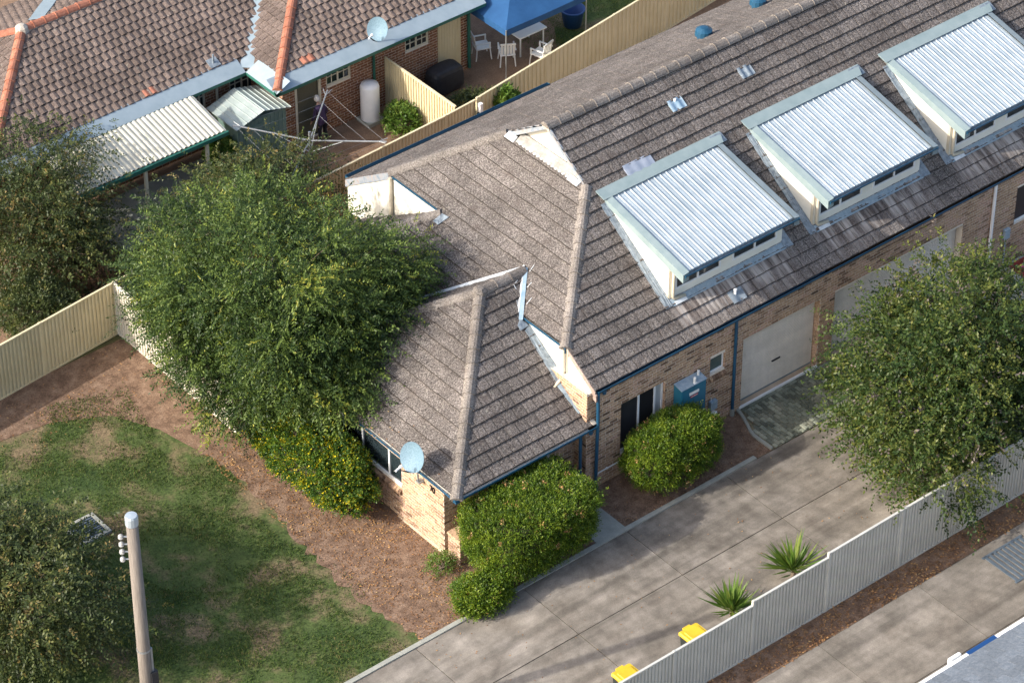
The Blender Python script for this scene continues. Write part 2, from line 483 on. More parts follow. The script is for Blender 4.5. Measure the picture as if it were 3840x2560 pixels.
class MB:
    def __init__(self):
        self.v, self.f, self.m, self.t = [], [], [], []

    def poly(self, pts, m=0, t=0.5):
        i = len(self.v)
        self.v.extend([tuple(p) for p in pts])
        self.f.append(tuple(range(i, i + len(pts))))
        self.m.append(m)
        self.t.append(t)

    def mesh(self, verts, faces, m=0, t=0.5):
        i = len(self.v)
        self.v.extend([tuple(p) for p in verts])
        for f in faces:
            self.f.append(tuple(i + k for k in f))
            self.m.append(m)
            self.t.append(t)

    def hexa(self, b, tp, m=0, t=0.5):
        """b, tp: four bottom and four top points, same order (counter-clockwise from above)"""
        self.mesh(list(b) + list(tp), [(3, 2, 1, 0), (4, 5, 6, 7), (0, 1, 5, 4), (1, 2, 6, 5), (2, 3, 7, 6), (3, 0, 4, 7)], m, t)

    def box(self, x0, y0, z0, x1, y1, z1, m=0, t=0.5):
        self.hexa([(x0, y0, z0), (x1, y0, z0), (x1, y1, z0), (x0, y1, z0)],
                  [(x0, y0, z1), (x1, y0, z1), (x1, y1, z1), (x0, y1, z1)], m, t)

    def obox(self, o, a, b, c, m=0, t=0.5):
        o, a, b, c = Vector(o), Vector(a), Vector(b), Vector(c)
        self.hexa([o, o + a, o + a + b, o + b], [o + c, o + a + c, o + a + b + c, o + b + c], m, t)

    def bevel_box(self, x0, y0, z0, x1, y1, z1, r, m=0, t=0.5):
        """box with chamfered vertical and top edges"""
        def ring(i, z):
            return [(x0 + i + r, y0 + i, z), (x1 - i - r, y0 + i, z), (x1 - i, y0 + i + r, z), (x1 - i, y1 - i - r, z),
                    (x1 - i - r, y1 - i, z), (x0 + i + r, y1 - i, z), (x0 + i, y1 - i - r, z), (x0 + i, y0 + i + r, z)]
        R = [ring(0, z0), ring(0, z1 - r), ring(r * 0.8, z1)]
        i0 = len(self.v)
        for g in R:
            self.v.extend(g)
        for k in range(2):
            for j in range(8):
                a, b = i0 + k * 8 + j, i0 + k * 8 + (j + 1) % 8
                self.f.append((a, b, b + 8, a + 8))
                self.m.append(m)
                self.t.append(t)
        self.f.append(tuple(range(i0 + 16, i0 + 24)))
        self.m.append(m)
        self.t.append(t)

    def tube(self, pts, r, n=8, m=0, t=0.5, cap=True):
        pts = [Vector(p) for p in pts]
        rs = r if isinstance(r, (list, tuple)) else [r] * len(pts)
        i0 = len(self.v)
        for i, p in enumerate(pts):
            d = (pts[min(i + 1, len(pts) - 1)] - pts[max(i - 1, 0)]).normalized()
            a = d.orthogonal().normalized() if abs(d.z) > 0.99 else d.cross(Vector((0, 0, 1))).normalized()
            b = d.cross(a)
            for k in range(n):
                th = 2 * math.pi * k / n
                self.v.append(tuple(p + (a * math.cos(th) + b * math.sin(th)) * rs[i]))
        for i in range(len(pts) - 1):
            for k in range(n):
                q = i0 + i * n
                self.f.append((q + k, q + (k + 1) % n, q + n + (k + 1) % n, q + n + k))
                self.m.append(m)
                self.t.append(t)
        if cap:
            self.f.append(tuple(i0 + k for k in range(n))[::-1])
            self.f.append(tuple(i0 + (len(pts) - 1) * n + k for k in range(n)))
            self.m += [m, m]
            self.t += [t, t]

    def lathe(self, c, prof, n=16, m=0, t=0.5, axis=None):
        """prof: (radius, height) pairs round a vertical axis (or the given axis frame)"""
        c = Vector(c)
        if axis is None:
            ax, a, b = Vector((0, 0, 1)), Vector((1, 0, 0)), Vector((0, 1, 0))
        else:
            ax = Vector(axis).normalized()
            a = ax.orthogonal().normalized()
            b = ax.cross(a)
        i0 = len(self.v)
        for r, h in prof:
            for k in range(n):
                th = 2 * math.pi * k / n
                self.v.append(tuple(c + ax * h + (a * math.cos(th) + b * math.sin(th)) * r))
        for i in range(len(prof) - 1):
            for k in range(n):
                q = i0 + i * n
                self.f.append((q + k, q + (k + 1) % n, q + n + (k + 1) % n, q + n + k))
                self.m.append(m)
                self.t.append(t)

    def data(self, name, mats, smooth=False):
        me = bpy.data.meshes.new(name)
        me.from_pydata(self.v, [], self.f)
        for k in ([mats] if isinstance(mats, str) else mats):
            me.materials.append(MATS[k])
        me.polygons.foreach_set('material_index', self.m)
        at = me.attributes.new('tint', 'FLOAT', 'FACE')
        at.data.foreach_set('value', self.t)
        if smooth:
            me.polygons.foreach_set('use_smooth', [True] * len(self.f))
        me.update()
        return me

    def build(self, name, mats, parent=None, smooth=False, label=None, kind=None):
        o = link(name, self.data(name, mats, smooth), parent)
        if label:
            o['label'] = label
        if kind:
            o['kind'] = kind
        return o


def corrugate(mb, o, U, V, Nn, width, length, pitch, prof, m=0, t=0.5, ends=True):
    """ribbed sheet: prof = (fraction of pitch, height) pairs swept along V"""
    o, U, V, Nn = Vector(o), Vector(U), Vector(V), Vector(Nn)
    us = []
    k = 0
    while k * pitch < width - 1e-6:
        for fr, h in prof:
            u = (k + fr) * pitch
            if u <= width:
                us.append((u, h))
        k += 1
    us.append((width, prof[0][1]))
    i0 = len(mb.v)
    for u, h in us:
        p = o + U * u + Nn * h
        mb.v.append(tuple(p))
        mb.v.append(tuple(p + V * length))
    for i in range(len(us) - 1):
        a = i0 + 2 * i
        mb.f.append((a, a + 2, a + 3, a + 1))
        mb.m.append(m)
        mb.t.append(t)


# ------------------------------------------------------------------ roof tiles
def clip(poly, a, b):
    """keep the left side of the directed line a->b"""
    out = []
    n = len(poly)

    def side(p):
        return (b[0] - a[0]) * (p[1] - a[1]) - (b[1] - a[1]) * (p[0] - a[0])
    for i in range(n):
        p, q = poly[i], poly[(i + 1) % n]
        sp, sq = side(p), side(q)
        if sp >= 0:
            out.append(p)
        if (sp > 0 and sq < 0) or (sp < 0 and sq > 0):
            k = sp / (sp - sq)
            out.append((p[0] + k * (q[0] - p[0]), p[1] + k * (q[1] - p[1])))
    return out


def ccw(poly):
    a = sum(poly[i][0] * poly[(i + 1) % len(poly)][1] - poly[(i + 1) % len(poly)][0] * poly[i][1] for i in range(len(poly)))
    return poly if a > 0 else poly[::-1]


def inside(poly, p):
    return all((poly[(i + 1) % len(poly)][0] - poly[i][0]) * (p[1] - poly[i][1]) -
               (poly[(i + 1) % len(poly)][1] - poly[i][1]) * (p[0] - poly[i][0]) >= -1e-9 for i in range(len(poly)))


def tile_geom(mb, u0, u1, v0, g, base, thick, prof, polys, to3, t, gap=0.006, shade_grime=0.0):
    """one roof tile: tilted slab with a thick lower edge, its cross profile in strips, clipped to convex outlines"""
    n = len(prof) - 1
    ua, ub = u0 + gap, u1 - gap

    def h(u, v):
        f = (u - ua) / (ub - ua) * n
        i = min(n - 1, max(0, int(f)))
        ph = prof[i] + (prof[i + 1] - prof[i]) * (f - i)
        return base + thick * (1 - (v - v0) / g) + ph
    any_ = False
    for P in polys:
        for s in range(n):
            a, b = ua + (ub - ua) * s / n, ua + (ub - ua) * (s + 1) / n
            q = [(a, v0), (b, v0), (b, v0 + g), (a, v0 + g)]
            if P is not None:
                for i in range(len(P)):
                    q = clip(q, P[i], P[(i + 1) % len(P)])
                    if len(q) < 3:
                        break
                if len(q) < 3:
                    continue
            any_ = True
            top = [to3(u, v, h(u, v)) for u, v in q]
            mb.poly(top, 0, t)
            if shade_grime:
                # dark strip a hair above the lower lip, gap shade and dirt painted in
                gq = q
                for e0, e1 in (((b, v0 + shade_grime), (a, v0 + shade_grime)),):
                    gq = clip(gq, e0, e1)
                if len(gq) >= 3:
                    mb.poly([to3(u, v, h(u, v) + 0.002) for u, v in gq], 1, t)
            for i in range(len(q)):
                p1, p2 = q[i], q[(i + 1) % len(q)]
                internal = abs(p1[0] - p2[0]) < 1e-7 and ((abs(p1[0] - a) < 1e-7 and s > 0) or (abs(p1[0] - b) < 1e-7 and s < n - 1))
                toprow = abs(p1[1] - v0 - g) < 1e-7 and abs(p2[1] - v0 - g) < 1e-7
                if internal or toprow:
                    continue
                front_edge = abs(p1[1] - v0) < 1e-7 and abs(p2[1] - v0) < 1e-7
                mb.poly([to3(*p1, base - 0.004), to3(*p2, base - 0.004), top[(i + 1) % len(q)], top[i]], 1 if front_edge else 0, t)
    return any_


def roof_field(roof, polys3, O, eu, nrm, mat, gauge=0.322, width=0.30, base=0.010, thick=0.036, prof=(0, 0), quota=0,
               hole=None, pick=None, u_off=0.0, jitter=0.006, gap=0.006, shade_grime=0.0):
    """lay tiles over convex polygons of one plane; the first `quota` tiles chosen by pick become objects of their own,
    the others are joined in one part of kind stuff.  Returns the number of single tiles"""
    O, eu, nrm = Vector(O), Vector(eu).normalized(), Vector(nrm).normalized()
    ev = nrm.cross(eu).normalized()
    if ev.z < 0:
        ev = -ev

    def to3(u, v, h):
        return O + eu * u + ev * v + nrm * h
    P2 = [ccw([((Vector(p) - O).dot(eu), (Vector(p) - O).dot(ev)) for p in P]) for P in polys3]
    us = [u for P in P2 for u, _ in P]
    vs = [v for P in P2 for _, v in P]
    r0, r1 = math.floor(min(vs) / gauge + 1e-6), math.ceil(max(vs) / gauge)
    stuff = MB()
    shared = {}
    cand = []
    for r in range(r0, r1):
        off = u_off + (0.5 * width if r % 2 else 0.0)
        c0, c1 = math.floor((min(us) - off) / width), math.ceil((max(us) - off) / width)
        for c in range(c0, c1):
            u0, v0 = off + c * width, r * gauge
            cs = [(u0, v0), (u0 + width, v0), (u0 + width, v0 + gauge), (u0, v0 + gauge)]
            mid = (u0 + width / 2, v0 + gauge / 2)
            if hole and hole(to3(*mid, 0)):
                continue
            full = any(all(inside(P, q) for q in cs) for P in P2)
            near = full or any(inside(P, q) for P in P2 for q in cs + [mid])
            if not near:
                # thin slivers: test the polygon against the cell by clipping
                hit = False
                for P in P2:
                    q = cs
                    for i in range(len(P)):
                        q = clip(q, P[i], P[(i + 1) % len(P)])
                        if len(q) < 3:
                            break
                    if len(q) >= 3:
                        hit = True
                if not hit:
                    continue
            cand.append((u0, v0, full, mid))
    single = set()
    if quota:
        order = sorted(range(len(cand)), key=lambda i: (pick(to3(*cand[i][3], 0)) if pick else i))
        single = set(order[:quota])
    for i, (u0, v0, full, mid) in enumerate(cand):
        t = random.random()
        if i in single:
            if full:
                k = random.randrange(10)
                if k not in shared:
                    mb = MB()
                    jt = random.uniform(-jitter, jitter)
                    tile_geom(mb, 0, width, 0, gauge, base, thick + jt, prof, [None], lambda u, v, h: Vector((u, v, h)), k / 9.0, gap, shade_grime)
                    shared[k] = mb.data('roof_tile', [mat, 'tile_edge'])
                o = bpy.data.objects.new('roof_tile', shared[k])
                COL.objects.link(o)
                o.parent = roof
                p = to3(u0, v0 + random.uniform(-0.008, 0.008), random.uniform(-0.002, 0.003))
                o.matrix_local = Matrix(((eu.x, ev.x, nrm.x, p.x), (eu.y, ev.y, nrm.y, p.y), (eu.z, ev.z, nrm.z, p.z), (0, 0, 0, 1)))
            else:
                mb = MB()
                if tile_geom(mb, u0, u0 + width, v0, gauge, base, thick, prof, P2, to3, t, gap, shade_grime):
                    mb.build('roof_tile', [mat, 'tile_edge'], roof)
        else:
            tile_geom(stuff, u0, u0 + width, v0 + random.uniform(-0.008, 0.008), gauge, base, thick + random.uniform(-jitter, jitter), prof,
                      [None] if full else P2, to3, t, gap, shade_grime)
    if stuff.f:
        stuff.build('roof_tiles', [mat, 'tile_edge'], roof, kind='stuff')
    return len(single)


def ridge(roof, P0, P1, mat='ridge_grey', w=0.155, hgt=0.125, seg=0.40, drop=0.085, single=True, name='ridge_tile', rise=0.03):
    """angled capping tiles, each lapping the one below, bedded on mortar"""
    P0, P1 = Vector(P0), Vector(P1)
    L = (P1 - P0).length
    d = (P1 - P0) / L
    s = d.cross(Vector((0, 0, 1))).normalized()
    up = s.cross(d)
    n = max(1, round(L / seg))
    st = L / n
    joined = MB()
    for i in range(n):
        mb = MB() if single else joined
        prof = [(-1.0, 0.0), (-0.82, 0.42), (-0.42, 0.86), (0.0, 1.0), (0.42, 0.86), (0.82, 0.42), (1.0, 0.0)]
        rows = []
        for a, sc, lift in ((i * st - 0.03, 1.06, 0.016), (i * st + st * 0.12, 1.0, 0.010), ((i + 1) * st, 0.96, 0.0)):
            c = P0 + d * a + up * (rise + lift)
            rows.append([c + s * (x * w * sc) + up * (y * hgt * sc - drop) for x, y in prof])
        i0 = len(mb.v)
        t = random.random()
        for rrow in rows:
            mb.v.extend([tuple(p) for p in rrow])
        for a in range(2):
            for k in range(6):
                q = i0 + a * 7 + k
                mb.f.append((q, q + 7, q + 8, q + 1))
                mb.m.append(0)
                mb.t.append(t)
        mb.f.append(tuple(i0 + k for k in range(7)))
        mb.f.append(tuple(i0 + 14 + k for k in range(7))[::-1])
        mb.m += [0, 0]
        mb.t += [t, t]
        if single:
            mb.build(name, mat, roof)
    if not single:
        joined.build('ridge_tiles', mat, roof, kind='stuff')
    bed = MB()
    bed.obox(P0 - s * (w * 0.86) - up * (drop + 0.04), s * (w * 1.72), d * L, up * (rise + 0.055))
    bed.build('mortar_bed', 'mortar_bed', roof)


def gutter(root, P0, P1, outward, mat='blue_gutter', wdt=0.115, hgt=0.105, debris='gutter_debris', name='gutter'):
    """open quad gutter; P0-P1 is the front lip, outward the horizontal unit vector away from the roof"""
    P0, P1, o = Vector(P0), Vector(P1), Vector(outward)
    z = Vector((0, 0, 1))
    mb = MB()
    prof = [(0.0, 0.0), (0.012, -0.004), (0.012, -0.03), (0.0, -0.035), (-0.012, -hgt + 0.02), (-0.03, -hgt),
            (-wdt, -hgt), (-wdt, 0.03), (-wdt + 0.006, 0.03), (-wdt + 0.006, -hgt + 0.02), (-0.026, -hgt + 0.022), (-0.012, -0.02)]
    ln = [[p + o * a + z * b for a, b in prof] for p in (P0, P1)]
    i0 = len(mb.v)
    for r in ln:
        mb.v.extend([tuple(p) for p in r])
    n = len(prof)
    for k in range(n):
        mb.f.append((i0 + k, i0 + (k + 1) % n, i0 + n + (k + 1) % n, i0 + n + k))
        mb.m.append(1 if k in (8, 9) else 0)
        mb.t.append(0.5)
    for e in (0, 1):
        p = (P0, P1)[e]
        mb.poly([p, p - z * hgt, p - o * wdt - z * hgt, p - o * wdt])
    return mb.build(name, [mat, debris], root)


def pipe(root, pts, r=0.042, mat='blue_gutter', name='downpipe', brackets=True):
    mb = MB()
    mb.tube(pts, r, 10)
    o = mb.build(name, mat, root, smooth=False)
    return o


# ------------------------------------------------------------------ brick walls
def brick_wall(wall, O, U, Nn, width, height, quota=0, openings=(), mat='brown_brick', top=None, pick=None,
               bl=0.24, bh=0.086, proud=0.007, z_off=0.0, u_off=0.0):
    """face bricks in stretcher bond, standing proud of the mortar; O lower left corner, U along, Nn outward"""
    O, U, Nn = Vector(O), Vector(U), Vector(Nn)
    Z = Vector((0, 0, 1))
    j = 0.0075
    stuff = MB()
    shared = {}
    cand = []
    rows = int(height / bh) + 1
    for r in range(rows):
        v0, v1 = r * bh + j - z_off, min((r + 1) * bh - j - z_off, height)
        if v1 - v0 < 0.02 or v0 < 0:
            continue
        off = u_off + (bl / 2 if r % 2 else 0.0)
        c0 = int(math.floor(-off / bl)) - 1
        c1 = int(math.ceil((width - off) / bl)) + 1
        for c in range(c0, c1):
            segs = [(max(0.0, off + c * bl + j), min(width, off + (c + 1) * bl - j))]
            for (a0, a1, b0, b1) in openings:
                ns = []
                for s0, s1 in segs:
                    if v1 > b0 and v0 < b1 and s1 > a0 and s0 < a1:
                        if s0 < a0:
                            ns.append((s0, a0))
                        if s1 > a1:
                            ns.append((a1, s1))
                    else:
                        ns.append((s0, s1))
                segs = ns
            for s0, s1 in segs:
                if s1 - s0 < 0.02:
                    continue
                vt = v1
                if top:
                    tt = min(top(s0), top(s1))
                    if v0 >= tt - 0.02:
                        continue
                    vt = min(v1, tt)
                cand.append((s0, s1, v0, vt))
    single = set()
    if quota:
        order = sorted(range(len(cand)), key=lambda i: (pick(O + U * cand[i][0] + Z * cand[i][2]) if pick else i))
        single = set(order[:quota])

    def geom(mb, a, o, s, h, t):
        pr = proud + random.uniform(-0.002, 0.002)
        b = [o, o + a * s, o + a * s + Z * h, o + Z * h]
        f = [p + Nn * pr for p in b]
        mb.mesh(b + f, [(4, 5, 6, 7), (0, 1, 5, 4), (1, 2, 6, 5), (2, 3, 7, 6), (3, 0, 4, 7)], 0, t)
    for i, (s0, s1, v0, v1) in enumerate(cand):
        t = min(1, max(0, random.gauss(0.6, 0.24)))
        if i in single:
            key = (round(s1 - s0, 2), round(v1 - v0, 2), random.randrange(9))
            if key not in shared:
                mb = MB()
                geom(mb, U, Vector((0, 0, 0)), s1 - s0, v1 - v0, min(1, max(0, random.gauss(0.6, 0.24))))
                shared[key] = mb.data('brick', mat)
            o = bpy.data.objects.new('brick', shared[key])
            COL.objects.link(o)
            o.parent = wall
            o.location = O + U * s0 + Z * v0
        else:
            geom(stuff, U, O + U * s0 + Z * v0, s1 - s0, v1 - v0, t)
    if stuff.f:
        stuff.build('bricks', mat, wall, kind='stuff')


def wall_sheet(mb, O, U, Nn, width, height, openings=(), depth=0.11, m=0, top=None):
    """mortar backing with real openings: front face cells, reveals"""
    O, U, Nn = Vector(O), Vector(U), Vector(Nn)
    Z = Vector((0, 0, 1))
    xs = sorted(set([0.0, width] + [k for o in openings for k in (o[0], o[1]) if 0 < k < width]))
    zs = sorted(set([0.0, height] + [k for o in openings for k in (o[2], o[3]) if 0 < k < height]))
    for i in range(len(xs) - 1):
        for k in range(len(zs) - 1):
            cx, cz = (xs[i] + xs[i + 1]) / 2, (zs[k] + zs[k + 1]) / 2
            if any(a < cx < b and c < cz < d for a, b, c, d in openings):
                continue
            mb.poly([O + U * xs[i] + Z * zs[k], O + U * xs[i + 1] + Z * zs[k], O + U * xs[i + 1] + Z * zs[k + 1], O + U * xs[i] + Z * zs[k + 1]], m)
    for a, b, c, d in openings:
        q = [O + U * a + Z * c, O + U * b + Z * c, O + U * b + Z * d, O + U * a + Z * d]
        bk = [p - Nn * depth for p in q]
        for i in range(4):
            mb.poly([q[i], q[(i + 1) % 4], bk[(i + 1) % 4], bk[i]], m)


def reveal_bricks(wall, P, D, h, into, mat='brown_brick'):
    """quoin bricks on the visible side of an opening: P bottom, D outward normal of the reveal, into = depth vector"""
    mb = MB()
    P, D, into = Vector(P), Vector(D), Vector(into)
    Z = Vector((0, 0, 1))
    n = int(h / 0.086)
    for r in range(n):
        o = P + Z * (r * 0.086 + 0.005)
        t = min(1, max(0, random.gauss(0.6, 0.25)))
        b = [o, o + into, o + into + Z * 0.076, o + Z * 0.076]
        f = [p + D * 0.006 for p in b]
        mb.mesh(b + f, [(4, 5, 6, 7), (0, 1, 5, 4), (2, 3, 7, 6), (3, 0, 4, 7), (1, 2, 6, 5)], 0, t)
    mb.build('reveal_bricks', mat, wall, kind='stuff')


def sill_bricks(wall, O, U, Nn, width, mat='brown_brick', depth=0.16, slope=0.11):
    """row of bricks on edge sloping out below a window"""
    O, U, Nn = Vector(O), Vector(U), Vector(Nn)
    Z = Vector((0, 0, 1))
    n = max(1, round(width / 0.088))
    st = width / n
    for i in range(n):
        mb = MB()
        o = O + U * (i * st + 0.005) - Nn * 0.09
        mb.obox(o - Z * 0.09, U * (st - 0.01), Nn * depth - Z * slope, Z * 0.09, 0, min(1, max(0, random.gauss(0.55, 0.22))))
        mb.build('sill_brick', mat, wall)


# ------------------------------------------------------------------ foliage
def leaves_mesh(name, base, dirs, side, length, width, tint, mat, parent, kind=None):
    """each leaf a folded diamond: base, left, tip, right"""
    n = len(base)
    nrm = np.cross(dirs, side)
    L = (length if np.ndim(length) else np.full(n, length))[:, None]
    W = (width if np.ndim(width) else np.full(n, width))[:, None]
    tip = base + dirs * L
    mid = base + dirs * L * 0.45
    lf = mid + side * W * 0.5 + nrm * W * 0.12
    rt = mid - side * W * 0.5 + nrm * W * 0.12
    V = np.stack([base, lf, tip, rt], axis=1).reshape(-1, 3).astype(np.float32)
    me = bpy.data.meshes.new(name)
    me.vertices.add(4 * n)
    me.vertices.foreach_set('co', V.ravel())
    me.loops.add(4 * n)
    me.loops.foreach_set('vertex_index', np.arange(4 * n, dtype=np.int32))
    me.polygons.add(n)
    me.polygons.foreach_set('loop_start', np.arange(0, 4 * n, 4, dtype=np.int32))
    me.materials.append(MATS[mat])
    at = me.attributes.new('tint', 'FLOAT', 'FACE')
    at.data.foreach_set('value', np.clip(tint, 0, 1).astype(np.float32))
    me.update(calc_edges=True)
    o = link(name, me, parent)
    if kind:
        o['kind'] = kind
    return o


def unit(a):
    return a / (np.linalg.norm(a, axis=1, keepdims=True) + 1e-9)


def rand_dirs(n):
    return unit(RNG.normal(size=(n, 3)))


def sprigs(name, base, dirs, slen, nleaf, leaf_l, leaf_w, mat, parent, tint0, droop=0.35, spread=0.9):
    """leafy twigs: leaves set alternately along a drooping stem"""
    n = len(base)
    side = unit(np.cross(dirs, rand_dirs(n)))
    s = np.linspace(0.12, 1.0, nleaf)
    pos = base[:, None, :] + dirs[:, None, :] * (s[None, :, None] * slen[:, None, None])
    pos[:, :, 2] -= droop * slen[:, None] * s[None, :] ** 2
    alt = np.where(np.arange(nleaf) % 2 == 0, 1.0, -1.0)
    ld = dirs[:, None, :] * 0.75 + side[:, None, :] * (alt[None, :, None] * spread)
    ld = ld + RNG.normal(size=ld.shape) * 0.22
    ld[:, :, 2] -= droop * 0.6
    ld = unit(ld.reshape(-1, 3))
    up = np.tile(np.array([[0.0, 0.0, 1.0]]), (n * nleaf, 1)) + RNG.normal(size=(n * nleaf, 3)) * 0.45
    sd = unit(np.cross(ld, up))
    m = n * nleaf
    tint = np.repeat(tint0, nleaf) + RNG.normal(size=m) * 0.10
    return leaves_mesh(name, pos.reshape(-1, 3), ld, sd, leaf_l * RNG.uniform(0.7, 1.25, m), leaf_w * RNG.uniform(0.75, 1.2, m),
                       tint, mat, parent)


def limb(mb, a, b, r0, r1, bend=0.15, n=6):
    a, b = Vector(a), Vector(b)
    off = Vector((random.uniform(-1, 1), random.uniform(-1, 1), random.uniform(-0.3, 0.6))) * bend * (b - a).length
    pts = [a.lerp(b, i / 4) + off * math.sin(math.pi * i / 4) for i in range(5)]
    mb.tube(pts, [r0 + (r1 - r0) * i / 4 for i in range(5)], n)
    return pts


def tree(name, label, base, lobes, mat, n_sprig, slen=0.42, nleaf=9, leaf=(0.075, 0.03), trunk_r=0.14, fork=1.2, droop=0.35,
         group=None, cat='tree', hi=0.10, n_clump=200, clump_r=1.0):
    """lobes: (centre, radii, weight); sprigs start in the outer part of each lobe and point outward"""
    root = thing(name, base, label, cat, group)
    b = Vector(base)
    fk = b + Vector((0.05, 0.08, fork))
    tk = MB()
    tk.tube([b - Vector((0, 0, 0.1)), b + Vector((0, 0, 0.15)), b.lerp(fk, 0.6), fk], [trunk_r * 1.35, trunk_r * 1.08, trunk_r, trunk_r * 0.85], 10)
    tk.build('trunk', 'bark', root, smooth=True)
    tw = MB()
    W = np.array([l[2] for l in lobes], float)
    W /= W.sum()
    bases, dirs, tints = [], [], []
    for (c, r, wgt), wn_ in zip(lobes, W):
        c, r = np.array(c, float), np.array(r, float)
        br = MB()
        tgt = Vector(c) - Vector((0, 0, r[2] * 0.35))
        pts = limb(br, fk, tgt, trunk_r * 0.6, trunk_r * 0.22)
        br.build('limb', 'bark', root, smooth=True)
        k = int(n_sprig * wn_)
        nc = max(8, int(n_clump * wn_))
        cd = rand_dirs(nc)
        crad = np.where(RNG.random(nc) < 0.72, RNG.uniform(0.80, 1.1, nc), RNG.uniform(0.35, 0.8, nc))
        cc = c + cd * r * crad[:, None]
        ct = RNG.normal(size=nc) * 0.16
        for q in range(0, nc, 2):
            limb(tw, pts[random.randrange(2, 5)], Vector(cc[q]), trunk_r * 0.11, 0.006, 0.1, 4)
        ci = RNG.integers(0, nc, k)
        off = RNG.normal(size=(k, 3)) * np.array([0.36, 0.36, 0.20]) * clump_r
        p = cc[ci] + off
        keep = p[:, 2] > 0.25
        p, ci, off = p[keep], ci[keep], off[keep]
        bases.append(p)
        dd = cd[ci] * np.array([1, 1, 0.5]) * 0.7 + off * 1.2 / clump_r + RNG.normal(size=off.shape) * 0.35 + np.array([0, 0, 0.1])
        dirs.append(unit(dd))
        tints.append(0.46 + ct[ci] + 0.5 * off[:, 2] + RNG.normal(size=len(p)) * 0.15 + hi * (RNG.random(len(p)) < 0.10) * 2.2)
    tw.build('twigs', 'bark', root, kind='stuff')
    bases, dirs, tints = np.concatenate(bases), np.concatenate(dirs), np.concatenate(tints)
    sprigs('crown', bases, dirs, slen * RNG.uniform(0.6, 1.3, len(bases)), nleaf, leaf[0], leaf[1], mat, root, tints, droop)
    return root


def shrub(name, label, lo, hi, mat, n, leaf=(0.05, 0.024), power=3.2, lump=0.10, cat='hedge', group=None, sprig_len=0.12, nleaf=5,
          dead=0.0, core=True, up=0.35, special=0.0, taper=0.0):
    """clipped shrub: superellipsoid outline with lumps, short leafy shoots all over it, dark twig core inside"""
    lo, hi = np.array(lo, float), np.array(hi, float)
    c, r = (lo + hi) / 2, (hi - lo) / 2
    root = thing(name, (c[0], c[1], lo[2]), label, cat, group)
    st = MB()
    for k in range(7):
        a = Vector((c[0] + random.uniform(-.4, .4) * r[0], c[1] + random.uniform(-.3, .3) * r[1], lo[2] - 0.03))
        limb(st, a, Vector((c[0] + random.uniform(-.8, .8) * r[0], c[1] + random.uniform(-.8, .8) * r[1], c[2] + r[2] * 0.5)), 0.03, 0.01, 0.1, 5)
    st.build('stem', 'bark', root)
    if core:
        bm = bmesh.new()
        bmesh.ops.create_icosphere(bm, subdivisions=3, radius=1.0)
        for v in bm.verts:
            d = np.array(v.co)
            k = (np.abs(d) ** power).sum() ** (-1 / power)
            q = c + d * k * r * 0.86
            q[:2] = c[:2] + (q[:2] - c[:2]) * (1 - taper * (1 - (q[2] - lo[2]) / (2 * r[2])))
            v.co = Vector(q)
        me = bpy.data.meshes.new('twig_core')
        bm.to_mesh(me)
        bm.free()
        me.materials.append(MATS['twig'])
        link('twig_core', me, root)
    d = rand_dirs(n)
    d[:, 2] = np.where(d[:, 2] < -0.5, -d[:, 2], d[:, 2])
    k = (np.abs(d) ** power).sum(axis=1) ** (-1 / power)
    f = np.sin(d[:, 0] * 7 + c[0]) * np.sin(d[:, 1] * 8 + c[1] * 3) * 0.6 + np.sin(d[:, 2] * 9 + d[:, 0] * 5) * 0.4
    rr = k * (1 + lump * f) * RNG.uniform(0.82, 1.0, n)
    stray = RNG.random(n) < 0.045
    rr[stray] *= RNG.uniform(1.02, 1.10, stray.sum())
    p = c + d * rr[:, None] * r
    p[:, :2] = c[:2] + (p[:, :2] - c[:2]) * (1 - taper * (1 - (p[:, 2:3] - lo[2]) / (2 * r[2])))
    g = np.sin(p[:, 0] * 8.3) * np.sin(p[:, 1] * 7.7 + 1) * np.sin(p[:, 2] * 8.9)
    keep = (g > -0.6) & (p[:, 2] > lo[2] + 0.02)
    p, d, g = p[keep], d[keep], g[keep]
    m = len(p)
    dd = unit(d * 0.8 + RNG.normal(size=(m, 3)) * 0.4 + np.array([0, 0, up]))
    tint = 0.42 + 0.33 * g + RNG.normal(size=m) * 0.17
    tint = np.clip(tint, 0, 0.8 if dead or special else 1.0)
    sprigs('foliage', p, dd, sprig_len * RNG.uniform(0.5, 1.35, m), nleaf, leaf[0], leaf[1], mat, root, tint, 0.15, 0.8)
    if dead or special:
        q = max(3, int((dead or special)))
        if dead:
            ci = RNG.choice(m, q)
            pts = np.repeat(p[ci], 26, axis=0) + RNG.normal(size=(q * 26, 3)) * np.array([0.035, 0.035, 0.05])
            dirs = unit(np.repeat(d[ci], 26, axis=0) + RNG.normal(size=(q * 26, 3)) * 0.6)
            sd_ = unit(np.cross(dirs, rand_dirs(len(dirs))))
            leaves_mesh('dead_tip', pts + np.repeat(d[ci], 26, axis=0) * 0.05, dirs, sd_, 0.055, 0.028, RNG.uniform(0.6, 1, len(dirs)), 'dry_leaf', root, kind='stuff')
        else:
            ci = RNG.choice(m, q)
            pts = p[ci] + d[ci] * 0.07 + RNG.normal(size=(q, 3)) * 0.02
            dirs = unit(d[ci] + RNG.normal(size=(q, 3)) * 0.7)
            sd_ = unit(np.cross(dirs, rand_dirs(q)))
            leaves_mesh('yellow_leaves', pts, dirs, sd_, 0.06, 0.05, RNG.uniform(0.84, 1, q), 'round_leaf', root, kind='stuff')
    return root

# ================================================================== SETTING
def sheet(name, pts, z, mat, kind='structure', label=None, thick=0.0):
    mb = MB()
    p = [(x, y, z) for x, y in pts]
    mb.poly(p)
    o = mb.build(name, mat)
    o['kind'] = kind
    if label:
        o['label'] = label
    return o


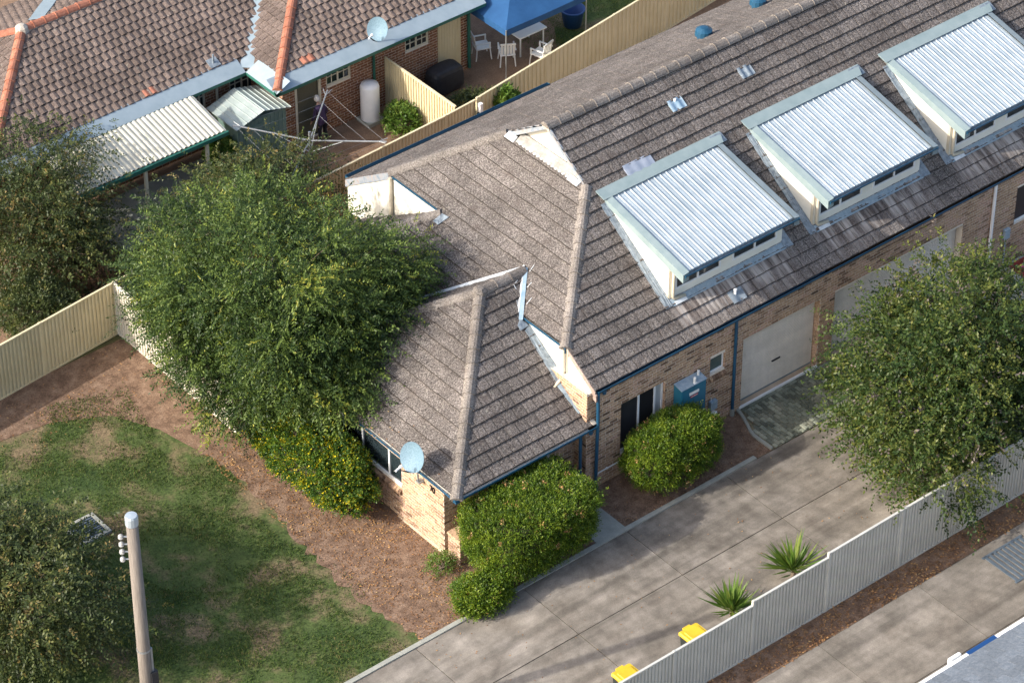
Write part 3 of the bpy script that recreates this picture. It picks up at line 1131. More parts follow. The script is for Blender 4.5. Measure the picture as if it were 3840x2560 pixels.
sheet('ground', [(-260, -260), (260, -260), (260, 260), (-260, 260)], -0.06, 'ground_mix')
sheet('lawn', [(-40, -1.66), (-6.0, -1.66), (-6.0, 11.95), (-40, 11.95)], -0.03, 'lawn_base')
_edge = []
for _i in range(46):
    _y = -1.66 + _i * 8.86 / 45
    _edge.append((-6.25 - 0.2 * math.sin(_y * 0.8 + 0.5) + random.uniform(-0.13, 0.13), _y))
sheet('garden_bed', [(4.98, -1.66), (4.98, 0.8), (-3.9, 0.8), (-3.9, 7.2)] + _edge[::-1], -0.012, 'soil')
sheet('leaf_litter_bed', [(-40, 10.6), (-12, 10.8), (-8.4, 10.3), (-7.1, 9.6), (-6.5, 8.4), (-6.2, 7.0), (-5.1, 7.0), (-5.12, 11.98), (-40, 11.95)], -0.018, 'soil')
sheet('villa_yard', [(-5.1, 7.0), (-3.9, 7.0), (-3.9, 10.2), (20, 10.2), (20, 14.4), (-5.1, 12.5)], -0.022, 'yard_dirt')
sheet('back_yard', [(-30, 12.0), (-5.1, 12.4), (24, 14.5), (24, 34), (-30, 34)], -0.03, 'yard_dirt')
sheet('back_lawn', [(11.0, 14.0), (24, 15.0), (24, 22), (14.0, 22), (12.6, 16.2)], -0.022, 'lawn_base')
sheet('patio', [(-4.2, 14.9), (1.0, 14.9), (1.0, 17.2), (-4.2, 17.2)], -0.016, 'path_concrete')
sheet('fence_strip', [(-40, -7.34), (60, -7.34), (60, -6.3), (-40, -6.3)], -0.02, 'soil')

drive = thing('driveway', (1.5, -3.9, 0), 'shared concrete driveway of jointed slabs along the row', 'driveway')
drive['kind'] = 'structure'
del drive['category']
mb = MB()
mb.box(-40, -6.32, -0.055, 60, -1.665, -0.03)
mb.build('joint_filler', 'paver_joint', drive)
xs = [-40, -30, -24, -18, -12.6, -9.5, -6.45, -3.3, -0.15, 3.0, 6.15, 9.3, 12.45, 15.6, 18.7, 22, 30, 45, 60]
for i in range(len(xs) - 1):
    for y0, y1 in ((-6.3, -3.66), (-3.64, -1.68)):
        mb = MB()
        mb.box(xs[i] + 0.01, y0, -0.05, xs[i + 1] - 0.01, y1, -0.004 + random.uniform(-0.004, 0.004), 0, random.random())
        mb.build('slab', 'concrete', drive)
mb = MB()
for i in range(60):
    x0 = -20 + i * 0.6
    if 3.9 < x0 < 7.2:
        continue
    mb.box(x0, -1.68, -0.05, x0 + 0.595, -1.56, 0.03 + random.uniform(-0.004, 0.004), 0, random.random())
mb.build('edge_kerb', 'path_concrete', drive)

lane = thing('side_lane', (2, -9.4, 0), 'paved lane of the neighbouring property beyond the boundary fence', 'lane')
lane['kind'] = 'structure'
del lane['category']
mb = MB()
mb.box(-40, -30, -0.055, 60, -7.35, -0.03)
mb.build('joint_filler', 'paver_joint', lane)
for i in range(len(xs) - 1):
    for y0, y1 in ((-9.6, -7.36), (-12.4, -9.62), (-30, -12.42)):
        mb = MB()
        mb.box(xs[i] + 0.8, y0, -0.05, xs[i + 1] + 0.785, y1, -0.004, 0, random.random())
        mb.build('slab', 'concrete', lane)
g = thing('drain_grate', (6.25, -8.15, 0), 'dark metal storm drain grate set in the lane at the right edge', 'grate')
mb = MB()
for k in range(9):
    mb.box(5.65 + k * 0.14, -8.7, -0.01, 5.73 + k * 0.14, -7.7, 0.012)
mb.box(5.6, -8.76, -0.012, 6.9, -8.7, 0.016)
mb.box(5.6, -7.7, -0.012, 6.9, -7.64, 0.016)
mb.build('bars', 'grate_metal', g)

# front path and paved garage apron
fp = thing('front_path', (-0.4, -0.7, 0), 'pale concrete front path between the big hedge and the bare bed', 'path')
fp['kind'] = 'structure'
del fp['category']
for i, (y0, y1) in enumerate(((-1.56, -0.85), (-0.84, -0.12), (-0.11, 0.42))):
    mb = MB()
    mb.box(-0.98, y0, -0.03, -0.09, y1, 0.012, 0, random.random())
    mb.build('slab', 'path_concrete', fp)

ap = thing('paved_apron', (6.2, -0.8, 0), 'mossy grey brick paving in front of the garage', 'paving')
ap['kind'] = 'structure'
del ap['category']


def apron_edge(y):
    return 4.93 - 0.36 * min(1, max(0, -y / 0.9)) ** 1.3 if y > -0.9 else 4.57


mb = MB()
mb.poly([(apron_edge(0) - 0.05, -0.02, -0.006), (apron_edge(-0.5) - 0.05, -0.5, -0.006), (4.52, -0.9, -0.006), (4.5, -1.66, -0.006), (8.9, -1.66, -0.006), (8.9, -0.02, -0.006)])
mb.build('joint_sand', 'paver_joint', ap)
npav = 0
px = 4.4
col_i = 0
pav_stuff = MB()
while px < 8.9:
    y = -0.13 - (0.115 if col_i % 2 else 0.0)
    if col_i % 2:
        lens = [0.115]
    else:
        lens = []
    first = True
    yy = -0.13
    while yy > -1.66:
        ln = 0.115 if (first and col_i % 2) else 0.23
        first = False
        if px > apron_edge(yy) - 0.01:
            t = random.random()
            h = 0.018 + random.uniform(-0.004, 0.004)
            mb = MB() if (npav < 300) else pav_stuff
            mb.bevel_box(px + 0.008, max(yy - ln + 0.008, -1.655), -0.02, px + 0.106, yy - 0.008, h, 0.008, 0, t)
            if mb is not pav_stuff:
                mb.build('paver', 'paver', ap)
                npav += 1
        yy -= ln
    px += 0.114
    col_i += 1
px = 4.96
while px < 8.9:
    mb = MB() if npav < 300 else pav_stuff
    mb.bevel_box(px + 0.005, -0.128, -0.02, px + 0.225, -0.022, 0.018 + random.uniform(-.003, .003), 0.006, 0, random.random())
    if mb is not pav_stuff:
        mb.build('paver', 'paver', ap)
        npav += 1
    px += 0.23
if pav_stuff.f:
    pav_stuff.build('pavers', 'paver', ap, kind='stuff')
mb = MB()
ey = [0.0, -0.2, -0.4, -0.6, -0.8, -1.0, -1.3, -1.64]
for i in range(len(ey) - 1):
    x0, x1 = apron_edge(ey[i]), apron_edge(ey[i + 1])
    b = [(x0 - 0.075, ey[i], -0.03), (x1 - 0.075, ey[i + 1], -0.03), (x1, ey[i + 1], -0.03), (x0, ey[i], -0.03)]
    mb.hexa(b, [(a, c, 0.045) for a, c, _ in b])
mb.build('edge_kerb', 'path_concrete', ap)

# ================================================================== THE VILLA ROW
ZE, YF, T, YR = 3.021, -0.128, 0.666, 5.154
ZR = ZE + T * (YR - YF)
YB = 2 * YR - YF + 0.05
DZ = -0.022           # tiles stand about this much above the plane


def zf(y):
    return ZE + T * (y - YF) + DZ


def zb(y):
    return ZE + T * (2 * YR - YF - y) + DZ


TH, XE, YH1 = 0.623, 0.131, 0.954
ZH = ZE + T * (YH1 - YF)


def zh(x):
    return ZH + TH * (x - XE) + DZ


XG = 3.033
YG1 = 3.665
YG2 = 6.643
XL, YL, ZL, TL = -4.04, -0.149, 2.03, 0.627
YA = YL + 3.544
XA = XL + 3.596
ZA = ZL + TL * 3.544
TLL = TL * 3.544 / 3.596
XB = 0.946
CAMP = Vector(cam.matrix_world.translation)


def campick(p):
    return (p - CAMP).length


def seg_front_y(x):    # front hip line in plan
    return YH1 + (x - XE) * (YG1 - YH1) / (XG - XE)


def seg_back_y(x):
    return 8.66 + (x - 0.873) * (YG2 - 8.66) / (XG - 0.873)


def val_f(x):
    return YA - (XB - x) * TH / TL


def val_r(x):
    return YA + (XB - x) * TH / TL


def ext_r(x):
    return 6.52 + (0.873 - x) * TH / TL


villa = thing('corner_villa', (1.8, 4.6, 0), 'brown brick corner villa with grey tiled hip roof and metal dormer, house number 70', 'house')
# ---- walls
front = MB()
op_front = [(1.06, 2.46, 0.62, 2.15), (3.90, 4.385, 1.60, 2.075), (4.97, 7.54, 0.02, 2.14)]
wall_sheet(front, (0, 0, 0), (1, 0, 0), (0, -1, 0), 7.62, 2.96, op_front, 0.14)
wall_sheet(front, (0, 2.9, 0), (0, -1, 0), (-1, 0, 0), 2.9, 3.0, (), 0.1)
front.poly([(0.0, 0.0, 2.97), (0.3, 0.0, 2.97), (0.3, 2.9, 2.97), (0.0, 2.9, 2.97)])
wall = front.build('wall', 'mortar', villa)
brick_wall(wall, (0, 0, 0), (1, 0, 0), (0, -1, 0), 7.62, 2.95, 150, op_front, pick=campick)
brick_wall(wall, (0, 2.9, 0), (0, -1, 0), (-1, 0, 0), 2.9, 2.98, 0, (), pick=campick, u_off=0.1)
reveal_bricks(wall, (4.385, 0, 1.60), (-1, 0, 0), 0.475, (0, 0.13, 0))
reveal_bricks(wall, (2.46, 0, 0.62), (-1, 0, 0), 1.53, (0, 0.13, 0))
reveal_bricks(wall, (7.54, 0, 0.02), (-1, 0, 0), 2.12, (0, 0.24, 0))
sill_bricks(wall, (3.88, 0, 1.60), (1, 0, 0), (0, -1, 0), 0.52)
sill_bricks(wall, (1.04, 0, 0.62), (1, 0, 0), (0, -1, 0), 1.44)

pw = MB()
op_left = [(2.42, 4.78, 0.95, 1.80)]     # measured from y=6.8 downwards
wall_sheet(pw, (-3.94, 6.8, 0), (0, -1, 0), (-1, 0, 0), 6.37, 1.98, op_left, 0.12)
op_pf = [(1.3, 3.2, 0.75, 1.88)]
wall_sheet(pw, (-3.94, 0.43, 0), (1, 0, 0), (0, -1, 0), 3.94, 1.98, op_pf, 0.12)
pw.poly([(-3.94, 0.43, 1.985), (0, 0.43, 1.985), (0, YL + 0.02, 1.975), (-4.0, YL + 0.02, 1.975)], 1)
pw.poly([(-3.94, 6.8, 1.985), (-3.94, 0.43, 1.985), (XL + 0.02, YL + 0.02, 1.975), (XL + 0.02, 6.8, 1.975)], 1)
wall2 = pw.build('wall', ['mortar', 'cream_sheet'], villa)
brick_wall(wall2, (-3.94, 6.8, 0), (0, -1, 0), (-1, 0, 0), 6.37, 1.97, 150, op_left, pick=campick)
brick_wall(wall2, (-3.94, 0.43, 0), (1, 0, 0), (0, -1, 0), 3.94, 1.97, 0, op_pf)
sill_bricks(wall2, (-3.94, 4.40, 0.955), (0, -1, 0), (-1, 0, 0), 2.4)
# slab edge showing under the left wall
mb = MB()
mb.box(-3.975, 0.43, -0.02, -3.9, 2.0, 0.04)
mb.hexa([(-3.985, 0.40, -0.02), (-3.9, 0.40, -0.02), (-3.9, 2.2, -0.02), (-3.985, 2.2, -0.02)],
        [(-3.975, 0.42, 0.10), (-3.9, 0.42, 0.10), (-3.9, 2.1, 0.03), (-3.965, 2.1, 0.03)])
mb.build('footing', 'sandy_slab', villa)
rw = MB()
rw.box(1.0, 10.2, 0, 7.62, 10.3, 2.9)
rw.box(-2.45, 9.85, 0, 1.0, 9.93, 1.95)
rw.box(-2.5, 6.9, 0, -2.4, 9.85, 1.95)
rw.build('rear_wall', 'brown_brick', villa)

# end wall above the porch roof: cream sheet with cover strip
mb = MB()
xw = 0.17
mb.poly([(xw, -0.02, 2.975), (xw, 1.45, 2.975), (xw, 2.62, 3.705), (xw, 0.93, 3.705), (xw, -0.02, 3.075)][::-1])
mb.poly([(xw + 0.06, -0.02, 2.975), (xw + 0.06, 1.45, 2.975), (xw + 0.06, 2.62, 3.705), (xw + 0.06, 0.93, 3.705), (xw + 0.06, -0.02, 3.075)])
gw = mb.build('gable_sheet', 'cream_sheet', villa)
mb = MB()
mb.box(xw - 0.022, 0.885, 2.98, xw - 0.002, 0.94, 3.69)
mb.build('cover_strip', 'cream_trim', villa)
xw2 = 0.9
mb = MB()
mb.poly([(xw2, 6.58, 4.13), (xw2, 8.60, 4.15), (xw2, 10.42, 2.98), (xw2, 10.42, 2.0), (xw2, 9.9, 2.07)])
mb.build('gable_sheet', 'stained_cream', villa)
mb = MB()
mb.tube([(xw2 - 0.06, 8.53, 4.12), (xw2 - 0.06, 8.53, 2.98), (xw2 - 0.12, 8.56, 2.92), (xw2 - 0.75, 8.62, 2.86)], 0.05, 10)
mb.build('downpipe', 'cream_trim', villa)

# ---- main roof
main_polys = [
    [(0.16, YF + 0.06, zf(YF + 0.06)), (7.62, YF + 0.06, zf(YF + 0.06)), (7.62, YH1, zf(YH1)), (0.16, YH1, zf(YH1))],
    [(XE, YH1, zf(YH1)), (7.62, YH1, zf(YH1)), (7.62, YG1, zf(YG1)), (XG, YG1, zf(YG1))],
    [(XG, YG1, zf(YG1)), (7.62, YG1, zf(YG1)), (7.62, YR, zf(YR)), (XG, YR, zf(YR))]]
rear_polys = [
    [(0.9, 8.62, zb(8.62)), (7.62, 8.62, zb(8.62)), (7.62, YB, zb(YB)), (0.9, YB, zb(YB))][::-1],
    [(XG, YG2, zb(YG2)), (7.62, YG2, zb(YG2)), (7.62, 8.62, zb(8.62)), (0.9, 8.62, zb(8.62))][::-1],
    [(XG, YR, zb(YR)), (7.62, YR, zb(YR)), (7.62, YG2, zb(YG2)), (XG, YG2, zb(YG2))][::-1]]


def trap(x0, x1, fa, fb):
    return [(x0, fa(x0), zh(x0)), (x0, fb(x0), zh(x0)), (x1, fb(x1), zh(x1)), (x1, fa(x1), zh(x1))]


XT = XG + 0.02
hip_polys = [trap(XB, XG, seg_front_y, seg_back_y), trap(0.873, XB, seg_front_y, val_f), trap(0.873, XB, val_r, seg_back_y),
             trap(XE + 0.03, 0.873, seg_front_y, val_f), trap(XE + 0.03, 0.873, val_r, ext_r), trap(-2.617, XE + 0.03, val_r, ext_r)]
rb = MB()
for P in main_polys + rear_polys + hip_polys:
    rb.poly(P)
roof = rb.build('roof', 'grey_tile', villa)


def in_dormer(dx):
    return lambda p: 3.42 + dx < p.x < 6.78 + dx and 1.05 < p.y < 3.1


def washed_hole(p):
    return in_dormer(0)(p)


roof_field(roof, main_polys, (0, YF + 0.06, zf(YF + 0.06)), (1, 0, 0), (0, -T, 1), 'grey_tile', quota=60, hole=washed_hole, pick=campick, prof=(0, 0.004, 0, 0.004, 0), gap=0.009, shade_grime=0.012)
roof_field(roof, rear_polys, (0, YB, zb(YB)), (-1, 0, 0), (0, T, 1), 'grey_tile')
roof_field(roof, hip_polys, (XE + 0.03, YH1, zh(XE + 0.03)), (0, -1, 0), (-TH, 0, 1), 'grey_tile', quota=60, pick=campick, thick=0.040, gap=0.002, shade_grime=0.012)
ridge(roof, (XG - 0.02, YR, ZR), (7.62, YR, ZR))
ridge(roof, (XE + 0.02, YH1 + 0.02, ZH - 0.02), (XG + 0.03, YG1 + 0.03, zf(YG1) + 0.02))
ridge(roof, (0.9, 8.62, zb(8.62) + 0.02), (XG + 0.0, YG2, zb(YG2) + 0.02))
ridge(roof, (-2.6, ext_r(-2.6), zh(-2.6) + 0.02), (0.86, 6.53, zh(0.86) + 0.02))

# ---- porch roof
zlf = lambda y: ZL + TL * (y - YL) + DZ
zll = lambda x: ZL + TLL * (x - XL) + DZ
zlr = lambda y: ZA - TL * (y - YA) + DZ
YLR = 2 * YA - YL
yV1 = YL + (ZH - ZL) / TL
XV = 0.19
lf_polys = [
    [(XL + 0.06, YL + 0.06, zlf(YL + 0.06)), (XV, YL + 0.06, zlf(YL + 0.06)), (XV, yV1 - 0.15, zlf(yV1 - 0.15)), (XL + (yV1 - 0.15 - YL) * 3.596 / 3.544, yV1 - 0.15, zlf(yV1 - 0.15))],
    [(XL + (yV1 - 0.15 - YL) * 3.596 / 3.544, yV1 - 0.15, zlf(yV1 - 0.15)), (0.0, yV1 - 0.15, zlf(yV1 - 0.15)), (XB, YA, zlf(YA)), (XA, YA, zlf(YA))]]
ll_polys = [[(XL + 0.06, YLR - 0.06, zll(XL + 0.06)), (XL + 0.06, YL + 0.06, zll(XL + 0.06)), (XA, YA, zll(XA))]]
lr_polys = [[(XB, YA, zlr(YA)), (XA, YA, zlr(YA)), (XL + 0.06, YLR - 0.06, zlr(YLR - 0.06)), (-2.5, val_r(-2.5), zlr(val_r(-2.5)))][::-1]]
zxr = lambda y: zh(0.873) - TL * (y - 6.52)
ex_polys = [[(0.873, 6.52, zxr(6.52)), (0.873, 10.0, zxr(10.0)), (-2.6, 10.0, zxr(10.0))]]
rb = MB()
for P in lf_polys + ll_polys + lr_polys + ex_polys:
    rb.poly(P)
proof = rb.build('porch_roof', 'grey_tile', villa)
roof_field(proof, lf_polys, (XL, YL + 0.06, zlf(YL + 0.06)), (1, 0, 0), (0, -TL, 1), 'grey_tile', quota=95, pick=campick, prof=(0, 0.004, 0, 0.004, 0), gap=0.009, shade_grime=0.012)
roof_field(proof, ll_polys, (XL + 0.06, YLR, zll(XL + 0.06)), (0, -1, 0), (-TLL, 0, 1), 'grey_tile', quota=85, pick=campick, thick=0.042, gap=0.002, shade_grime=0.012)
roof_field(proof, lr_polys, (0, YLR, zlr(YLR)), (-1, 0, 0), (0, TL, 1), 'grey_tile')
roof_field(proof, ex_polys, (0, 10.0, zxr(10.0)), (-1, 0, 0), (0, TL, 1), 'grey_tile')
ridge(proof, (XL + 0.05, YL + 0.05, ZL + 0.01), (XA, YA, ZA))
ridge(proof, (XA, YA, ZA + 0.01), (XB - 0.05, YA, ZA + 0.01))
ridge(proof, (XL + 0.05, YLR - 0.05, ZL + 0.01), (XA, YA, ZA))
mb = MB()
mb.lathe((XA - 0.02, YA, ZA - 0.03), [(0.20, -0.08), (0.185, 0.05), (0.10, 0.125), (0.0, 0.135)], 7)
mb.build('mortar_cap', 'ridge_grey', proof)

# ---- valleys, flashings, patches
vm = MB()


def strip(mb, A, B, w, up, lift, m=0):
    A, B, up = Vector(A), Vector(B), Vector(up).normalized()
    d = (B - A).normalized()
    s = d.cross(up).normalized()
    n = 8
    jag = [1 + random.uniform(-0.04, 0.04) for _ in range(n + 1)]
    for i in range(n):
        a, b = A.lerp(B, i / n) + up * lift, A.lerp(B, (i + 1) / n) + up * lift
        mb.poly([a - s * w * jag[i] / 2, b - s * w * jag[i + 1] / 2, b + s * w * jag[i + 1] / 2, a + s * w * jag[i] / 2])
        dp = up * min(0.03, w * 0.3)
        mb.poly([a - s * w * jag[i] / 2, b - s * w * jag[i + 1] / 2, b - s * w * jag[i + 1] / 2 - dp, a - s * w * jag[i] / 2 - dp])
        mb.poly([a + s * w * jag[i] / 2, b + s * w * jag[i + 1] / 2, b + s * w * jag[i + 1] / 2 - dp, a + s * w * jag[i] / 2 - dp])


nvf = Vector((-TH, -TL, 2)).normalized()
strip(vm, (XE - 0.1, val_f(XE - 0.1) - 0.02, zh(XE - 0.1)), (XB, YA, zh(XB)), 0.10, nvf, 0.075)
vm.build('valley_gutter', 'valley_metal', roof)
vm = MB()
strip(vm, (XE - 0.03, val_f(XE - 0.03) + 0.06, zh(XE) + 0.01), (XB + 0.02, YA + 0.06, zh(XB) + 0.03), 0.04, (-TH, 0, 1), 0.072)
vm.build('valley_seal', 'pale_lead', roof)
vm = MB()
nvr = Vector((-TH, TL, 2)).normalized()
strip(vm, (-1.6, val_r(-1.6), zh(-1.6)), (XB, YA, zh(XB)), 0.10, nvr, 0.075)
vm.build('valley_seal', 'pale_lead', roof)


def patch(corners, plane_n, lift, mat, name='flashing', parent=None, thick=0.02, sub=4, rough=0.006):
    """dressed metal sheet laid over the tiles"""
    c = [Vector(p) for p in corners]
    n = Vector(plane_n).normalized()
    mb = MB()
    G = []
    for i in range(sub + 1):
        for j in range(sub + 1):
            a = c[0].lerp(c[1], i / sub)
            b = c[3].lerp(c[2], i / sub)
            e = 1.0 if 0 < i < sub and 0 < j < sub else 0.4
            G.append(a.lerp(b, j / sub) + n * (lift + random.uniform(-rough, rough) * e))
    k = sub + 1
    fs = [(i * k + j, (i + 1) * k + j, (i + 1) * k + j + 1, i * k + j + 1) for i in range(sub) for j in range(sub)]
    mb.mesh(G, fs)
    rim = [i * k for i in range(k)] + [sub * k + j for j in range(1, k)] + [i * k + sub for i in range(sub - 1, -1, -1)] + [j for j in range(sub - 1, 0, -1)]
    for i in range(len(rim)):
        a, b = G[rim[i]], G[rim[(i + 1) % len(rim)]]
        mb.poly([a, b, b - n * thick, a - n * thick])
    return mb.build(name, mat, parent)


nlf = (0, -TL, 1)
nh = (-TH, 0, 1)
nf = (0, -T, 1)
patch([(0.03, 2.51, 3.70), (-0.13, 2.41, 3.635), (-0.14, 2.28, 3.56), (0.13, 2.30, 3.57)], nlf, 0.035, 'lead', parent=proof, sub=3)
patch([(0.16, 2.32, zlf(2.32)), (-0.03, 2.26, zlf(2.26)), (-0.09, 1.0, zlf(1.0)), (0.16, 1.0, zlf(1.0))], nlf, 0.05, 'lead', parent=proof, sub=6, rough=0.012)
patch([(0.0, 0.98, zlf(0.98)), (-0.12, 0.95, zlf(0.95)), (-0.05, 0.26, zlf(0.26)), (0.19, 0.24, zlf(0.24))], nlf, 0.05, 'valley_metal', parent=proof, sub=5)
patch([(0.19, 0.22, zlf(.22)), (0.05, 0.22, zlf(.22)), (0.10, -0.09, zlf(-.09)), (0.2, -0.09, zlf(-.09))], nlf, 0.06, 'mortar_bed', 'mortar_bed', proof, sub=2)
patch([(0.84, 6.44, 4.18), (0.60, 6.50, 4.03), (0.60, 6.30, 4.03), (0.86, 6.2, 4.195)], nh, 0.045, 'lead', parent=roof, sub=3)
# gablet: cream triangle, apron, lead corners
mb = MB()
mb.poly([(3.24, YG1 + 0.1, zf(YG1) - 0.02), (3.24, YG2 - 0.1, zf(YG1) - 0.02), (3.24, YR, ZR - 0.06)][::-1])
mb.build('gablet_sheet', 'cream_sheet', roof)
patch([(2.97, 6.22, zh(2.97)), (2.97, 4.02, zh(2.97)), (3.22, 4.0, zh(3.22)), (3.22, 6.22, zh(3.22))], nh, 0.045, 'apron_grey', 'apron_flashing', roof, sub=10, rough=0.005)
mb = MB()
for k in range(14):
    y = 4.25 + k * 0.135
    mb.obox((2.985, y, zh(2.985) + 0.05), (-0.05, 0.02, -0.031), (0.0, 0.05, 0.0), (-0.01, 0, 0.012))
mb.build('flashing_tab', 'pale_lead', roof, kind='stuff')
patch([(2.92, 6.58, zh(2.92)), (2.92, 6.24, zh(2.92)), (3.07, 6.24, zh(3.07)), (3.07, 6.56, zh(3.07))], nh, 0.07, 'pale_lead', parent=roof, sub=3)
patch([(2.93, 4.22, zh(2.93)), (2.92, 3.85, zh(2.92)), (3.05, 3.83, zh(3.05)), (3.06, 4.22, zh(3.06))], nh, 0.07, 'pale_lead', parent=roof, sub=3)
for (ya, yb_, za, zb_) in ((YG1 - 0.02, YR, zf(YG1), ZR), (YG2 + 0.02, YR, zb(YG2), ZR)):
    mb = MB()
    A, B = Vector((XG, ya, za - 0.15)), Vector((XG, yb_, zb_ - 0.13))
    mb.obox(A, (0.028, 0, 0), B - A, (0, 0, 0.17))
    mb.build('barge_board', 'barge_paint', roof)
# verge barge of the front slope
mb = MB()
A, B = Vector((0.15, -0.10, zf(-0.10) - 0.13)), Vector((0.15, YH1 - 0.02, zf(YH1 - 0.02) - 0.13))
mb.obox(A, (0.035, 0, 0), B - A, (0, 0, 0.155))
mb.obox(A + Vector((-0.004, -0.05, -0.13)), (0.043, 0, 0), (0, 0.2, 0.09), (0, 0, 0.2))
mb.build('barge_board', 'timber_fascia', roof)
mb = MB()
A, B = Vector((0.872, 8.60, zb(8.60) - 0.20)), Vector((0.872, YB, zb(YB) - 0.20))
mb.obox(A, (0.03, 0, 0), B - A, (0, 0, 0.21))
mb.build('barge_board', 'barge_paint', roof)
# smears of old sealant beside the valley
for A, B, n in (((1.098, 3.247, 4.344), (0.875, 3.206, 4.205), nh), ((0.781, 2.957, 4.146), (0.585, 2.958, 4.025), nh), ((0.525, 2.648, 3.987), (0.30, 2.631, 3.847), nh),
                ((0.398, 3.196, 4.126), (0.382, 3.042, 4.03), nlf), ((0.556, 3.24, 4.154), (0.398, 3.196, 4.126), nlf), ((0.236, 2.878, 3.927), (0.13, 2.707, 3.82), nlf)):
    mb = MB()
    A, B = Vector(A), Vector(B)
    strip(mb, A, A.lerp(B, 0.72), 0.012, n, 0.034)
    mb.build('sealant_smear', 'pale_lead', roof)
# plumbing vents and lead tiles on the front slope


def lead_tile(parent, q, wave, mat, amp=0.014):
    mb = MB()
    c = [Vector(p) for p in q]
    n = Vector(nf).normalized()
    k = 24
    V = []
    for i in range(k + 1):
        h = 0.045 + amp * math.sin(i / k * wave * 2 * math.pi)
        V += [c[0].lerp(c[1], i / k) + n * h, c[3].lerp(c[2], i / k) + n * (h + 0.012)]
    mb.mesh(V, [(2 * i, 2 * i + 1, 2 * i + 3, 2 * i + 2) for i in range(k)])
    for i in range(k):
        a, b = V[2 * i + 1], V[2 * i + 3]
        mb.poly([a, b, b - n * 0.04, a - n * 0.04])
    mb.poly([V[0], V[1], V[1] - n * 0.04, V[0] - n * 0.04])
    mb.poly([V[2 * k], V[2 * k + 1], V[2 * k + 1] - n * 0.04, V[2 * k] - n * 0.04])
    mb.build('lead_tile', mat, parent)


def vent_pipe(parent, x, y, h=0.16, r=0.035, mat='white_paint'):
    z = zf(y)
    mb = MB()
    mb.lathe((x, y, z), [(r, -0.03), (r, h * 0.7), (r * 1.25, h * 0.72), (r * 1.25, h * 0.95), (r * 0.8, h), (0, h)], 12)
    mb.build('vent_pipe', mat, parent)


def Q(x0, x1, y0, y1):
    return [(x0, y1, zf(y1)), (x1, y1, zf(y1)), (x1, y0, zf(y0)), (x0, y0, zf(y0))]


lead_tile(roof, Q(4.76, 5.17, 0.18, 0.455), 1.2, 'lead')
vent_pipe(roof, 4.945, 0.335, 0.2)
lead_tile(roof, Q(6.32, 6.77, 4.265, 4.525), 2, 'valley_metal')
mb = MB()
mb.lathe((6.55, 4.45, zf(4.45)), [(0.03, -0.02), (0.03, 0.1), (0.0, 0.1)], 10)
mb.build('vent_pipe', 'white_paint', roof)
M('lilac_lead', [(0.22, 0.26, 0.33), (0.30, 0.335, 0.40)], scale=6, rough=0.6)
lead_tile(roof, Q(4.20, 5.065, 3.46, 3.72), 3, 'lilac_lead', 0.004)

# ---- gutters and downpipes
gutter(villa, (0.24, YF, ZE), (7.62, YF, ZE), (0, -1, 0))
gutter(villa, (XE - 0.02, YH1 - 0.02, ZH), (XE - 0.02, yV1 + 0.02, ZH), (-1, 0, 0))
gutter(villa, (0.855, 6.55, zh(0.855) + 0.02), (0.855, 8.64, zh(0.855) + 0.02), (-1, 0, 0))
gutter(villa, (XL - 0.0, YL, ZL), (0.21, YL, ZL), (0, -1, 0))
gutter(villa, (XL, YL, ZL), (XL, YLR, ZL), (-1, 0, 0))
gutter(villa, (0.95, YB + 0.09, ZE + 0.02), (7.62, YB + 0.09, ZE + 0.02), (0, 1, 0), mat='blue_gutter')
pipe(villa, [(4.667, -0.055, 2.93), (4.667, -0.055, 0.2)])
mb = MB()
mb.lathe((4.667, -0.055, 0), [(0.062, -0.02), (0.062, 0.16), (0.05, 0.2), (0.0, 0.2)], 12)
mb.build('pipe_socket', 'path_concrete', villa)
pipe(villa, [(0.255, -0.10, 2.95), (0.245, -0.12, 2.2), (0.235, -0.09, 0.2)], 0.045)
mb = MB()
mb.lathe((0.235, -0.09, 0), [(0.06, -0.02), (0.06, 0.13), (0.05, 0.2), (0.0, 0.2)], 12)
mb.build('pipe_socket', 'faded_blue', villa)
pipe(villa, [(-0.18, 0.0, 1.95), (-0.185, 0.0, 0.1)])
for x, y, z in ((0.46, YF + 0.05, ZE - 0.09), (0.05, YL + 0.05, ZL - 0.09)):
    mb = MB()
    mb.lathe((x, y, z - 0.12), [(0.0, 0.0), (0.05, 0.02), (0.055, 0.08), (0.05, 0.13)], 10)
    mb.build('gutter_outlet', 'blue_gutter', villa)
mb = MB()
mb.tube([(0.09, 0.985, 3.66), (0.09, 0.985, 2.90), (0.06, 0.985, 2.82), (-0.02, 0.985, 2.78), (-0.2, 0.98, 2.70)], 0.043, 10)
mb.build('downpipe', 'cream_trim', villa, smooth=True)
mb = MB()
mb.lathe((XE + 0.0, YH1 + 0.02, ZH - 0.19), [(0.0, 0.0), (0.05, 0.03), (0.05, 0.1)], 10)
mb.build('gutter_outlet', 'blue_gutter', villa)
mb = MB()
mb.tube([(0.36, -0.03, 0.43), (1.05, -0.03, 0.44)], 0.018, 8)
mb.tube([(0.36, -0.03, 0.43), (0.30, -0.04, 0.36), (0.29, -0.05, 0.2)], 0.02, 8)
mb.box(0.62, -0.05, 0.415, 0.66, -0.005, 0.46)
mb.build('conduit', 'white_plastic', villa)
# dark fascia line under the tiles
mb = MB()
mb.box(0.3, -0.02, 2.9, 7.62, 0.02, 3.0)
mb.build('fascia', 'blue_gutter', villa)


